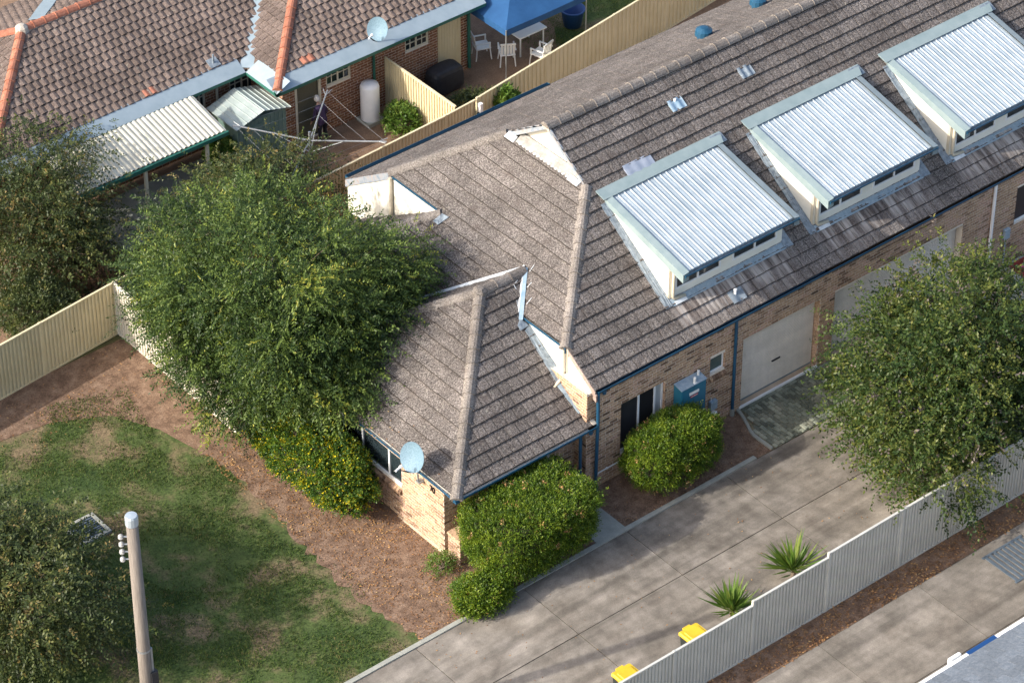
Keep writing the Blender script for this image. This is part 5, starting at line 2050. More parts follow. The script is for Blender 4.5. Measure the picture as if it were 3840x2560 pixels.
colonial((2.2, 17.5, 1.25), 0.85, 0.75, 4, 2)
colonial((1.05, 17.5, 1.0), 0.35, 1.0, 2, 3)
colonial((4.39, 16.06, 1.42), 0.83, 0.56, 4, 2)
colonial((7.10, 16.06, 1.40), 0.82, 0.46, 4, 2)
mb = MB()
mb.box(3.36, 16.10, 0.04, 4.16, 16.15, 1.91)
d_ = mb.build('screen_door', 'mat_dark', back)
M('door_mesh', [(0.10, 0.095, 0.065), (0.13, 0.12, 0.085)], scale=20, rough=0.8)
mb = MB()
mb.box(3.42, 16.095, 0.1, 4.1, 16.099, 1.85)
mb.build('door_mesh', 'door_mesh', d_)
mb = MB()
mb.box(3.33, 16.04, 0.04, 3.40, 16.12, 1.93)
mb.box(4.13, 16.04, 0.04, 4.20, 16.12, 1.93)
mb.box(3.40, 16.04, 1.87, 4.13, 16.12, 1.93)
mb.build('door_frame', 'cream_frame', back)
mb = MB()
mb.box(8.24, 16.03, 0.1, 9.04, 16.12, 1.98)
for k in range(8):
    mb.box(8.27 + k * 0.095, 16.02, 0.14, 8.32 + k * 0.095, 16.03, 1.94)
mb.build('side_door', 'fence_sand', back)
pipe(back, [(9.31, 16.0, 2.2), (9.31, 16.0, 0.05)], 0.05, 'green_trim')
pipe(back, [(5.98, 16.0, 2.2), (5.98, 16.0, 0.05)], 0.04, 'green_trim')
pipe(back, [(1.75, 17.44, 2.2), (1.75, 17.44, 0.05)], 0.04, 'cream_frame')

rd = thing('satellite_dish', (5.85, 15.75, 2.3), 'pale satellite dish on the eave of the brown tiled house behind', 'satellite dish')
dish_mesh(Vector((5.83, 15.6, 2.93)), Vector((-0.75, -0.35, 0.42)), 0.34, rd, 'dish_paint', 0.35)
mb = MB()
mb.tube([(5.9, 15.7, 2.85), (5.95, 15.8, 2.6), (5.95, 15.8, 2.3)], 0.022, 8)
mb.build('mount', 'pole_steel', rd)
tank = thing('water_heater', (5.62, 15.75, 0), 'white cylindrical hot water tank against the brick wall', 'water heater')
mb = MB()
mb.lathe((5.62, 15.75, 0), [(0.27, 0.08), (0.27, 1.10), (0.24, 1.18), (0.1, 1.22), (0, 1.23)], 22)
mb.build('cylinder', 'white_paint', tank, smooth=True)
mb = MB()
mb.box(5.33, 15.46, -0.03, 5.9, 16.0, 0.08)
mb.build('plinth', 'path_concrete', tank)
mb = MB()
mb.tube([(5.9, 15.85, 0.3), (6.0, 15.9, 0.3), (6.0, 15.95, 0.05)], 0.015, 6)
mb.build('copper_pipe', 'cream_trim', tank)

aw = thing('corrugated_awning', (-1.7, 16, 0), 'cream corrugated awning with green edge in the yard behind', 'awning')
mb = MB()
Vd = Vector((0, -1.5, -0.3)).normalized()
corrugate(mb, (-4.1, 16.78, 2.40), (1, 0, 0), Vd, Vector((0, -0.2, 1)).normalized(), 4.65, 1.53, 0.15, [(0, 0.0), (0.2, 0.035), (0.5, 0.035), (0.7, 0.0)])
mb.build('roof_sheet', 'awning_sheet', aw)
mb = MB()
mb.box(-4.1, 15.2, 1.98, 0.58, 15.28, 2.09)
mb.build('gutter', 'green_trim', aw)
for x in (-3.9, -2.0, -0.05):
    mb = MB()
    mb.box(x - 0.04, 15.3, -0.03, x + 0.04, 15.38, 2.06)
    mb.build('post', 'cream_frame', aw)
mb = MB()
for x in (-3.9, -2.0, -0.05):
    mb.hexa([(x - 0.03, 15.3, 1.99), (x + 0.03, 15.3, 1.99), (x + 0.03, 16.75, 2.28), (x - 0.03, 16.75, 2.28)],
            [(x - 0.03, 15.3, 2.06), (x + 0.03, 15.3, 2.06), (x + 0.03, 16.75, 2.36), (x - 0.03, 16.75, 2.36)])
mb.build('rafters', 'cream_frame', aw, kind='stuff')

shed = thing('garden_shed', (2.0, 16.2, 0), 'small green metal garden shed beside the awning', 'shed')
mb = MB()
mb.box(1.2, 15.72, -0.03, 2.78, 16.9, 1.66)
for k in range(12):
    mb.box(1.24 + k * 0.13, 15.705, 0.0, 1.27 + k * 0.13, 15.719, 1.64)
mb.build('walls', 'shed_green', shed)
for (a, b, m_) in ((1.08, 2.0, 0), (2.0, 2.9, 1)):
    mb = MB()
    z0, z1 = (1.66, 1.92) if m_ == 0 else (1.92, 1.66)
    V = []
    corrugate(mb, (a, 17.0, z0), Vector((b - a, 0, z1 - z0)).normalized(), (0, -1, 0), Vector((-(z1 - z0), 0, b - a)).normalized(), Vector((b - a, 0, z1 - z0)).length, 1.4, 0.18, [(0, 0.0), (0.1, 0.02), (0.2, 0.0)])
    mb.build('roof_sheet', 'shed_roof', shed)
mb = MB()
mb.box(1.42, 15.695, 0.02, 2.0, 15.704, 1.5)
mb.build('door', 'shed_green', shed)

# ---- rotary clothesline
hoist = thing('rotary_clothesline', (2.28, 13.95, 0), 'white rotary clothesline with strung wires in the yard behind', 'clothesline')
hc = Vector((2.28, 13.95, 0))
mb = MB()
mb.tube([hc + Vector((0, 0, -0.1)), hc + Vector((0, 0, 2.0))], 0.035, 10)
mb.build('mast', 'pole_steel', hoist)
tips = []
for k in range(4):
    a = math.radians(-50 + 90 * k)
    dv = Vector((math.cos(a), math.sin(a), 0))
    tip = hc + dv * 2.08 + Vector((0, 0, 1.95))
    tips.append(tip)
    mb = MB()
    mb.tube([hc + Vector((0, 0, 1.72)), tip], 0.022, 8)
    mb.tube([hc + Vector((0, 0, 1.35)), hc + dv * 0.9 + Vector((0, 0, 1.80))], 0.014, 6)
    sd_ = Vector((-dv.y, dv.x, 0))
    mb.tube([tip - dv * 0.22 + Vector((0, 0, -0.02)), tip + sd_ * 0.12 + Vector((0, 0, 0.03))], 0.012, 6)
    mb.tube([tip - dv * 0.22 + Vector((0, 0, -0.02)), tip - sd_ * 0.12 + Vector((0, 0, 0.03))], 0.012, 6)
    mb.build('arm', 'pole_steel', hoist)
mb = MB()
for f in (0.5, 0.74, 0.98):
    for k in range(4):
        a = hc + (tips[k] - hc) * f
        b = hc + (tips[(k + 1) % 4] - hc) * f
        a.z = b.z = 1.72 + (1.95 - 1.72) * f
        mb.tube([a, (a + b) / 2 - Vector((0, 0, 0.03)), b], 0.0025, 4)
mb.build('wires', 'pole_steel', hoist, kind='stuff')

# ---- gazebo with furniture
gz = thing('pop_up_gazebo', (10.9, 16.0, 0), 'dark blue pop up gazebo canopy on thin steel legs', 'gazebo')
gx0, gy0, gx1, gy1 = 9.4, 14.47, 12.3, 17.4
gt = 2.0
mb = MB()
apx = Vector(((gx0 + gx1) / 2, (gy0 + gy1) / 2, 2.75))
cs = [Vector((gx0, gy0, gt)), Vector((gx1, gy0, gt)), Vector((gx1, gy1, gt)), Vector((gx0, gy1, gt))]
for i in range(4):
    a, b = cs[i], cs[(i + 1) % 4]
    ma, mb_, mm = a.lerp(apx, 0.5) - Vector((0, 0, 0.05)), b.lerp(apx, 0.5) - Vector((0, 0, 0.05)), (a + b) / 2 - Vector((0, 0, 0.02))
    mb.poly([a, mm, ma])
    mb.poly([mm, mb_, ma])
    mb.poly([mm, b, mb_])
    mb.poly([ma, mb_, apx])
    mb.poly([a - Vector((0, 0, 0.2)), (a + b) / 2 - Vector((0, 0, 0.21)), mm, a])
    mb.poly([(a + b) / 2 - Vector((0, 0, 0.21)), b - Vector((0, 0, 0.2)), b, mm])
mb.build('canopy', 'canopy_blue', gz)
for c in cs:
    mb = MB()
    mb.tube([(c.x, c.y, -0.03), (c.x, c.y, gt)], 0.02, 6)
    mb.build('leg', 'pole_steel', gz)


def chair(x, y, rz, label):
    r = thing('plastic_chair', (0, 0, 0), label, 'chair', 'white plastic garden chairs')
    mb = MB()
    mb.bevel_box(-0.22, -0.22, 0.36, 0.22, 0.22, 0.39, 0.01)
    mb.build('seat', 'white_plastic', r)
    mb = MB()
    for k in range(5):
        mb.hexa([(-0.2 + k * 0.085, 0.2, 0.42), (-0.14 + k * 0.085, 0.2, 0.42), (-0.14 + k * 0.085, 0.22, 0.42), (-0.2 + k * 0.085, 0.22, 0.42)],
                [(-0.2 + k * 0.085, 0.26, 0.78), (-0.14 + k * 0.085, 0.26, 0.78), (-0.14 + k * 0.085, 0.28, 0.78), (-0.2 + k * 0.085, 0.28, 0.78)])
    mb.box(-0.22, 0.255, 0.74, 0.22, 0.285, 0.8)
    mb.build('backrest', 'white_plastic', r)
    for sx in (-1, 1):
        for sy in (-1, 1):
            mb = MB()
            mb.tube([(sx * 0.19, sy * 0.19, 0.37), (sx * 0.22, sy * 0.23, 0)], 0.02, 6)
            mb.build('leg', 'white_plastic', r)
        mb = MB()
        mb.box(sx * 0.22 - 0.02, -0.2, 0.55, sx * 0.22 + 0.02, 0.25, 0.575)
        mb.box(sx * 0.22 - 0.018, -0.2, 0.37, sx * 0.22 + 0.018, -0.16, 0.55)
        mb.build('armrest', 'white_plastic', r)
    r.location = (x, y, -0.02)
    r.rotation_euler = (0, 0, rz)
    return r


chair(10.0, 16.3, 1.2, 'white plastic chair deepest under the gazebo near the house wall')
chair(10.35, 15.6, 2.6, 'white plastic chair beside the near gazebo leg')
chair(11.05, 14.95, 3.4, 'white plastic chair nearest the boundary fence')
tb = thing('garden_table', (11.2, 15.9, 0), 'white outdoor table under the blue gazebo', 'table')
mb = MB()
mb.bevel_box(10.75, 15.5, 0.62, 11.75, 16.3, 0.66, 0.02)
mb.build('top', 'white_plastic', tb)
for sx in (10.83, 11.67):
    for sy in (15.58, 16.22):
        mb = MB()
        mb.tube([(sx, sy, 0.62), (sx, sy, -0.02)], 0.025, 6)
        mb.build('leg', 'white_plastic', tb)
tub = thing('blue_tub', (13.03, 15.9, 0), 'dark blue plastic tub on the grass by the gazebo', 'tub')
mb = MB()
mb.lathe((13.03, 15.9, 0), [(0.0, 0.0), (0.25, 0.0), (0.34, 0.5), (0.37, 0.52), (0.37, 0.56), (0.33, 0.56), (0.24, 0.06), (0.0, 0.06)], 20)
mb.build('shell', 'tub_blue', tub, smooth=True)
bbq = thing('covered_barbecue', (8.1, 15.6, 0), 'barbecue under a black cover beside the dividing fence', 'barbecue')
bm = bmesh.new()
bmesh.ops.create_cube(bm, size=1)
bmesh.ops.subdivide_edges(bm, edges=bm.edges, cuts=5, use_grid_fill=True)
for v in bm.verts:
    d = v.co.copy()
    k = (abs(d.x * 2) ** 4 + abs(d.y * 2) ** 4 + abs(d.z * 2) ** 4) ** 0.25
    d = d / max(k, 1e-6) * (1 + 0.03 * math.sin(d.x * 19) * math.cos(d.z * 15 + d.y * 11))
    fl = 1 + 0.12 * (0.5 - d.z)
    v.co = Vector((8.1 + d.x * 1.05 * fl, 15.6 + d.y * 0.62 * fl, 0.42 + d.z * 0.84))
me = bpy.data.meshes.new('cover')
bm.to_mesh(me)
bm.free()
me.materials.append(MATS['cover_black'])
link('cover', me, bbq)
mb = MB()
for sx in (7.7, 8.5):
    mb.lathe((sx, 15.45, 0.05), [(0, -0.03), (0.07, -0.03), (0.07, 0.03), (0, 0.03)], 12, axis=(0, 1, 0))
mb.build('wheel', 'mat_dark', bbq)

# ---- the person by the back door


def person():
    r = thing('person', (3.98, 15.72, 0), 'stooped person with white hair and dark purple top facing the screen door', 'person')
    V = {'pel': (0, 0, 0.70), 'ch': (0.02, 0.10, 0.98), 'nk': (0.02, 0.17, 1.14), 'hd0': (0.02, 0.20, 1.20),
         'shl': (-0.15, 0.11, 1.07), 'ell': (-0.22, 0.10, 0.83), 'wrl': (-0.19, 0.22, 0.68), 'hnl': (-0.18, 0.25, 0.60),
         'shr': (0.18, 0.11, 1.07), 'elr': (0.25, 0.08, 0.83), 'wrr': (0.22, 0.20, 0.67), 'hnr': (0.21, 0.24, 0.59),
         'hpl': (-0.085, 0.0, 0.66), 'knl': (-0.09, 0.04, 0.36), 'anl': (-0.10, 0.0, 0.06), 'tol': (-0.10, 0.13, 0.035),
         'hpr': (0.085, 0.0, 0.66), 'knr': (0.10, 0.03, 0.36), 'anr': (0.11, -0.02, 0.06), 'tor': (0.12, 0.11, 0.035)}
    R = {'pel': .125, 'ch': .135, 'nk': .048, 'hd0': .045, 'shl': .062, 'ell': .045, 'wrl': .03, 'hnl': .026, 'shr': .062, 'elr': .045,
         'wrr': .03, 'hnr': .026, 'hpl': .082, 'knl': .058, 'anl': .04, 'tol': .03, 'hpr': .082, 'knr': .058, 'anr': .04, 'tor': .03}
    E = [('pel', 'ch'), ('ch', 'nk'), ('nk', 'hd0'), ('ch', 'shl'), ('shl', 'ell'), ('ell', 'wrl'), ('wrl', 'hnl'), ('ch', 'shr'), ('shr', 'elr'),
         ('elr', 'wrr'), ('wrr', 'hnr'), ('pel', 'hpl'), ('hpl', 'knl'), ('knl', 'anl'), ('anl', 'tol'), ('pel', 'hpr'), ('hpr', 'knr'), ('knr', 'anr'), ('anr', 'tor')]
    ks = list(V)
    for s, wr, hn in ((-1, 'wrl', 'hnl'), (1, 'wrr', 'hnr')):
        h = V[hn]
        for q, (dx, ln) in enumerate(((-0.022, 0.055), (-0.008, 0.064), (0.007, 0.06), (0.02, 0.048))):
            a, b = f'f{s}{q}a', f'f{s}{q}b'
            V[a] = (h[0] + dx, h[1] + 0.012, h[2] - ln * 0.6)
            V[b] = (h[0] + dx, h[1] + 0.028, h[2] - ln * 1.1)
            R[a], R[b] = 0.0085, 0.007
            E += [(hn, a), (a, b)]
        V[f't{s}'] = (h[0] - s * 0.035, h[1] + 0.03, h[2] - 0.01)
        R[f't{s}'] = 0.009
        E.append((hn, f't{s}'))
    ks = list(V)
    me = bpy.data.meshes.new('body')
    me.from_pydata([V[k] for k in ks], [(ks.index(a), ks.index(b)) for a, b in E], [])
    o = bpy.data.objects.new('body', me)
    COL.objects.link(o)
    sk = o.modifiers.new('skin', 'SKIN')
    for i, k in enumerate(ks):
        me.skin_vertices[0].data[i].radius = (R[k], R[k])
    me.skin_vertices[0].data[0].use_root = True
    sb_ = o.modifiers.new('sub', 'SUBSURF')
    sb_.levels = sb_.render_levels = 2
    dg = bpy.context.evaluated_depsgraph_get()
    ev = o.evaluated_get(dg)
    nm = bpy.data.meshes.new_from_object(ev)
    o.modifiers.clear()
    o.data = nm
    for k in ('skin', 'purple_knit', 'dark_cloth'):
        nm.materials.append(MATS[k])
    for p in nm.polygons:
        c = p.center
        p.use_smooth = True
        arm = abs(c.x) > 0.15 and c.z < 0.72
        if c.z > 1.15:
            p.material_index = 0
        elif arm and c.z < 0.69:
            p.material_index = 0
        elif c.z > 0.62:
            p.material_index = 1
        else:
            p.material_index = 2
    o.parent = r
    # head with face, ears and hair
    hd = bmesh.new()
    bmesh.ops.create_uvsphere(hd, u_segments=20, v_segments=14, radius=1)
    for v in hd.verts:
        x, y, z = v.co
        jaw = 1 - 0.22 * max(0, -z)
        v.co = Vector((0.02 + x * 0.072 * jaw, 0.215 + y * 0.088, 1.295 + z * 0.105))
        if y > 0.85 and -0.3 < z < 0.15 and abs(x) < 0.25:
            v.co.y += 0.014
    me = bpy.data.meshes.new('head')
    hd.to_mesh(me)
    hd.free()
    me.materials.append(MATS['skin'])
    for p in me.polygons:
        p.use_smooth = True
    ho = bpy.data.objects.new('head', me)
    COL.objects.link(ho)
    ho.parent = r
    mb = MB()
    for s in (-1, 1):
        mb.lathe((0.02 + s * 0.074, 0.205, 1.29), [(0.0, 0.012), (0.014, 0.01), (0.022, 0.0), (0.012, -0.01)], 8, axis=(s, 0, 0))
    mb.build('ear', 'skin', None).parent = ho
    mb = MB()
    for s in (-1, 1):
        mb.lathe((0.02 + s * 0.028, 0.296, 1.305), [(0.011, -0.004), (0.009, 0.003), (0, 0.006)], 8, axis=(0, 1, 0))
    mb.build('eye', 'dark_cloth', None).parent = ho
    mb = MB()
    mb.box(0.0, 0.295, 1.238, 0.04, 0.302, 1.246)
    mb.build('mouth', 'sticker_red', None).parent = ho
    hr = bmesh.new()
    bmesh.ops.create_uvsphere(hr, u_segments=20, v_segments=14, radius=1)
    kill = [v for v in hr.verts if (v.co.y > 0.35 and v.co.z < 0.45) or v.co.z < -0.45]
    bmesh.ops.delete(hr, geom=kill, context='VERTS')
    for v in hr.verts:
        x, y, z = v.co
        k = 1 + 0.03 * math.sin(x * 17) * math.cos(z * 13)
        v.co = Vector((0.02 + x * 0.080 * k, 0.212 + y * 0.097 * k, 1.30 + z * 0.112 * k))
    me = bpy.data.meshes.new('hair')
    hr.to_mesh(me)
    hr.free()
    me.materials.append(MATS['white_hair'])
    for p in me.polygons:
        p.use_smooth = True
    hh = bpy.data.objects.new('hair', me)
    COL.objects.link(hh)
    hh.parent = ho
    r.rotation_euler = (0, 0, 0.15)


person()

# ================================================================== FENCES


def fence(name, pts, tops, label, mat, side, panel=2.35, pitch=0.115, base=-0.04):
    """sheet-metal fence: ribbed panels between slotted posts under a capping rail; tops = height per panel"""
    root = thing(name, (pts[0][0], pts[0][1], 0), label, 'fence')
    k = 0
    for i in range(len(pts) - 1):
        a, b = Vector((*pts[i], 0)), Vector((*pts[i + 1], 0))
        L = (b - a).length
        n = max(1, round(L / panel))
        U = (b - a) / L
        N_ = Vector((-U.y, U.x, 0)) * side
        st = L / n
        for j in range(n):
            p = a + U * (j * st)
            h = tops[min(k, len(tops) - 1)] if isinstance(tops, (list, tuple)) else tops
            k += 1
            mb = MB()
            corrugate(mb, p + U * 0.03 + Vector((0, 0, base)), U, Vector((0, 0, 1)), N_, st - 0.06, h - 0.03 - base, pitch,
                      [(0, 0.016), (0.42, 0.016), (0.5, -0.016), (0.92, -0.016)], 0, random.random())
            mb.build('panel', mat, root)
            mb = MB()
            mb.obox(p + U * 0.0 - N_ * 0.028 + Vector((0, 0, h - 0.045)), U * st, N_ * 0.056, (0, 0, 0.045))
            mb.build('top_rail', mat, root)
            mb = MB()
            mb.obox(p + U * 0.02 - N_ * 0.026 + Vector((0, 0, -0.03)), U * (st - 0.04), N_ * 0.052, (0, 0, 0.05))
            mb.build('bottom_rail', mat, root)
            mb = MB()
            mb.obox(p - U * 0.03 - N_ * 0.03 + Vector((0, 0, base)), U * 0.06, N_ * 0.06, (0, 0, h - base + 0.01))
            mb.build('post', mat, root)
    return root


fence('metal_fence', [(-31, 9.6), (-5.12, 12.22)], 1.6, 'sand coloured ribbed metal fence running left across the front lawn', 'fence_sand', -1)
fence('metal_fence', [(-5.12, 12.22), (-5.12, 7.1), (-3.97, 7.1)], 1.58, 'sunlit cream ribbed metal fence at the edge of the big tree', 'fence_cream', -1)
fence('metal_fence', [(-5.12, 12.25), (5.9, 12.77), (7.0, 12.86)], 1.58, 'sand coloured rear fence just behind the villa roof', 'fence_sand', -1)
fence('metal_fence', [(7.08, 12.87), (12.66, 13.68), (26, 15.6)], 1.6, 'long rear boundary fence curving away past the blue gazebo', 'fence_sand', -1, pitch=0.17)
fence('metal_fence', [(6.39, 16.0), (6.38, 12.92)], 1.6, 'short dividing fence from the back house to the rear fence', 'fence_sand', -1)
fence('metal_fence', [(-29.0, -6.62), (-0.76, -6.62), (1.55, -6.62), (3.9, -6.6), (40, -6.55)],
      [1.52] * 12 + [1.64] + [1.76] * 2 + [1.76] * 3 + [1.85] * 14, 'pale grey stepped metal fence along the driveway, bottom right', 'fence_grey', -1, pitch=0.1)
gp = thing('gate_post', (7.05, 12.7, 0), 'white gate post with black hinge beside the rear fence', 'post')
mb = MB()
mb.box(7.02, 12.66, -0.03, 7.12, 12.76, 1.5)
mb.build('shaft', 'white_paint', gp)
mb = MB()
mb.box(6.93, 12.68, 0.95, 7.01, 12.72, 1.25)
mb.build('hinge', 'black_metal', gp)

# ================================================================== STREET FURNITURE
pole = thing('power_pole', (-13.6, -1.83, 0), 'tall weathered timber power pole with metal cap and insulators', 'power pole')
mb = MB()
mb.tube([(-13.6, -1.83, -0.1), (-13.6, -1.83, 4), (-13.6, -1.83, 7.9)], [0.155, 0.14, 0.122], 14)
mb.build('shaft', 'pole_wood', pole, smooth=True)
mb = MB()
mb.lathe((-13.6, -1.83, 7.78), [(0.135, 0.0), (0.137, 0.2), (0.12, 0.24), (0, 0.25)], 14)
mb.build('cap', 'pole_cap', pole)
lx = Vector((-0.773, 0.634, 0))
for k in range(4):
    z = 7.45 - k * 0.2
    p = Vector((-13.6, -1.83, z)) + lx * 0.11
    mb = MB()
    mb.tube([p, p + lx * 0.16], 0.018, 6)
    mb.build('bracket', 'pole_steel', pole)
    mb = MB()
    mb.lathe(p + lx * 0.14 + Vector((0, 0, -0.05)), [(0.0, 0.0), (0.05, 0.0), (0.06, 0.03), (0.035, 0.05), (0.055, 0.075), (0.03, 0.1), (0, 0.11)], 10)
    mb.build('insulator', 'insulator', pole)
rx = -lx
mb = MB()
p0 = Vector((-13.6, -1.83, 0)) + rx * 0.15
mb.tube([p0 + Vector((0, 0, 0)), p0 + Vector((0, 0, 4.4))], 0.03, 8)
mb.build('cable_guard', 'pole_steel', pole)
mb = MB()
p1 = p0 + Vector((0, 0, 3.6))
mb.box(p1.x - 0.08, p1.y - 0.08, p1.z - 0.2, p1.x + 0.08, p1.y + 0.08, p1.z + 0.16)
mb.build('fuse_box', 'cover_black', pole)
mb = MB()
mb.lathe((-13.6, -1.83, 4.35), [(0.142, 0), (0.148, 0.0), (0.148, 0.05), (0.142, 0.05)], 14)
mb.build('strap', 'pole_steel', pole)

pit = thing('drain_pit', (-9.95, 6.4, 0), 'square metal drain grate in a concrete rim set in the lawn', 'drain pit')
mb = MB()
for a, b, c, d in ((-10.35, 6.0, -9.5, 6.08), (-10.35, 6.75, -9.5, 6.83), (-10.35, 6.08, -10.27, 6.75), (-9.58, 6.08, -9.5, 6.75)):
    mb.box(a, b, -0.08, c, d, 0.03)
mb.build('rim', 'path_concrete', pit)
mb = MB()
for k in range(9):
    mb.box(-10.26, 6.09 + k * 0.074, -0.02, -9.59, 6.13 + k * 0.074, 0.015)
mb.build('bars', 'grate_metal', pit)
mb = MB()
mb.box(-10.27, 6.08, -0.1, -9.58, 6.75, -0.04)
mb.build('sump', 'mat_dark', pit)


def bin_(x, y, lab):
    r = thing('wheelie_bin', (x, y, 0), lab, 'bin', 'yellow lidded bins behind the fence')
    mb = MB()
    mb.hexa([(x - .19, y - .2, 0.06), (x + .19, y - .2, 0.06), (x + .19, y + .2, 0.06), (x - .19, y + .2, 0.06)],
            [(x - .25, y - .27, 0.88), (x + .25, y - .27, 0.88), (x + .25, y + .27, 0.88), (x - .25, y + .27, 0.88)])
    mb.build('body', 'bin_body', r)
    mb = MB()
    mb.bevel_box(x - .28, y - .3, 0.885, x + .28, y + .31, 0.96, 0.035)
    mb.bevel_box(x - .2, y - .2, 0.955, x + .2, y + .2, 0.985, 0.02)
    mb.box(x - .1, y + .29, 0.9, x + .1, y + .35, 0.94)
    mb.build('lid', 'bin_yellow', r)
    mb = MB()
    for s in (-1, 1):
        mb.lathe((x + s * 0.2, y - 0.22, 0.1), [(0, -0.03), (0.1, -0.03), (0.1, 0.03), (0, 0.03)], 12, axis=(1, 0, 0))
    mb.build('wheel', 'mat_dark', r)
    mb = MB()
    mb.tube([(x - .2, y - .31, 0.9), (x + .2, y - .31, 0.9)], 0.018, 6)
    mb.build('handle', 'bin_body', r)


bin_(-3.96, -6.12, 'yellow lidded recycling bin cut by the bottom edge of the photo')
bin_(-1.95, -6.08, 'yellow lidded recycling bin behind the fence below the two strappy plants')

# corner building at the bottom right
cb = thing('corner_building', (4, -15, 0), 'building with blue grey roof and white gutter, bottom right corner', 'building')
rb = MB()
rb.poly([(-3.0, -20, 6.0), (-3.0, -11.6, 2.64), (14, -11.6, 2.64), (14, -20, 6.0)][::-1])
cr_ = rb.build('roof', 'blue_tile_roof', cb)
roof_field(cr_, [[(-3.0, -20, 6.0), (14, -20, 6.0), (14, -11.6, 2.64), (-3.0, -11.6, 2.64)]], (0, -11.6, 2.64), (-1, 0, 0), (0, 0.4, 1), 'blue_tile_roof', quota=0, thick=0.02)
mb = MB()
mb.box(-3.0, -11.62, 2.46, 14, -11.46, 2.60)
mb.build('gutter', 'white_paint', cb)
mb = MB()
mb.box(0.9, -11.455, 2.44, 1.75, -11.44, 2.605)
mb.box(0.9, -11.62, 2.602, 1.75, -11.44, 2.61)
mb.build('gutter_cover', 'deep_blue', cb)
mb = MB()
mb.box(-2.6, -19.5, 0, 13.6, -11.9, 2.4)
mb.build('wall', 'cream_sheet', cb)
sg = thing('wall_sign', (0.62, -11.38, 2.2), 'small white and red sign at the gutter of the corner building', 'sign')
mb = MB()
mb.bevel_box(0.45, -11.43, 2.3, 0.80, -11.33, 2.62, 0.02)
mb.build('plate', 'white_plastic', sg)
mb = MB()
mb.lathe((0.56, -11.325, 2.42), [(0.0, 0.004), (0.07, 0.004), (0.075, -0.005)], 14, axis=(0, 1, 0))
mb.build('red_disc', 'sign_red', sg)

# ================================================================== PLANTS
tree('elm_tree', 'broad fine leaved tree spreading over the left of the villa roof', (-4.45, 7.3, -0.03), [
    ((-3.6, 7.1, 3.9), (2.55, 2.55, 1.7), 3.2),
    ((-5.0, 8.0, 2.95), (1.3, 1.9, 1.25), 1.4),
    ((-4.6, 6.1, 2.85), (1.35, 1.35, 1.25), 1.2),
    ((-3.75, 5.0, 3.2), (1.6, 1.2, 1.2), 1.4),
    ((-1.9, 6.5, 3.9), (1.6, 1.5, 1.0), 1.1),
    ((-3.4, 9.4, 3.3), (2.2, 1.6, 1.4), 1.3),
    ((-4.4, 9.8, 2.6), (1.0, 1.3, 1.0), 0.7),
    ((-4.3, 5.05, 2.5), (0.95, 0.8, 0.9), 0.5), ((-5.15, 6.7, 1.9), (1.05, 1.6, 0.95), 1.0),
    ((-1.3, 6.9, 3.75), (1.5, 1.9, 0.8), 0.35), ((-5.0, 8.9, 2.4), (0.9, 1.5, 1.0), 0.2)],
    'elm_leaf', 17500, slen=0.50, nleaf=12, leaf=(0.095, 0.038), trunk_r=0.15, fork=1.5, droop=0.20, hi=0.08, n_clump=215, clump_r=0.80)
tree('broadleaf_tree', 'large dense dark green tree leaning over the driveway fence, right side', (6.7, -4.6, -0.03), [
    ((7.6, -4.0, 2.4), (2.3, 2.0, 1.6), 2.8), ((8.9, -3.5, 2.4), (1.9, 1.9, 1.5), 1.8), ((9.5, -2.6, 2.2), (1.4, 1.3, 1.2), 1.0),
    ((6.1, -4.3, 1.9), (1.2, 1.2, 1.15), 0.9), ((6.1, -5.7, 1.8), (1.4, 1.2, 1.1), 1.0), ((8.0, -5.6, 2.1), (1.9, 1.4, 1.3), 1.2)],
    'myrtle_leaf', 11500, slen=0.42, nleaf=8, leaf=(0.10, 0.055), trunk_r=0.13, fork=0.9, hi=0.08)
tree('yard_tree', 'dark bushy tree in the back yard at the left edge, beside the awning', (-5.2, 15.6, -0.03), [
    ((-4.6, 16.2, 2.0), (1.7, 1.6, 1.4), 2), ((-6.0, 15.4, 1.9), (1.6, 1.5, 1.3), 1.5), ((-5.2, 14.6, 1.3), (1.3, 1.1, 1.0), 1)],
    'olive_leaf', 5200, slen=0.36, nleaf=8, leaf=(0.09, 0.045), trunk_r=0.1, fork=0.8)
tree('yard_tree', 'mid green bushy tree below the rotary clothesline, in the yard behind', (-0.6, 12.95, -0.03), [
    ((-1.3, 13.0, 1.6), (1.5, 0.95, 1.1), 1.5), ((0.3, 13.2, 1.5), (1.3, 0.8, 1.0), 1.2), ((1.5, 13.2, 1.0), (0.8, 0.6, 0.7), 0.5)],
    'olive_leaf', 3800, slen=0.34, nleaf=8, leaf=(0.085, 0.042), trunk_r=0.07, fork=0.6)
tree('street_tree', 'leafy bush tree filling the bottom left corner beside the pole', (-12.6, 4.6, -0.05), [
    ((-12.7, 5.2, 1.6), (1.35, 1.4, 1.25), 1.6), ((-13.3, 3.4, 1.7), (1.7, 1.7, 1.4), 1.8), ((-14.6, 5.0, 1.8), (1.8, 1.8, 1.5), 1.5)],
    'olive_leaf', 6500, slen=0.38, nleaf=8, leaf=(0.095, 0.05), trunk_r=0.11, fork=0.7)
shrub('lilly_hedge', 'big clipped hedge in front of the porch window with dry tips', (-4.22, -2.0, 0), (-0.78, 0.16, 1.80), 'hedge_leaf', 22000, leaf=(0.05, 0.024), power=4.6, lump=0.08, dead=70, taper=0.2)
shrub('lilly_hedge', 'rounded clipped shrub below the blue meter box', (0.74, -1.58, 0), (3.22, -0.10, 1.62), 'hedge_leaf', 13500, leaf=(0.05, 0.024), power=2.7, lump=0.10, dead=34)
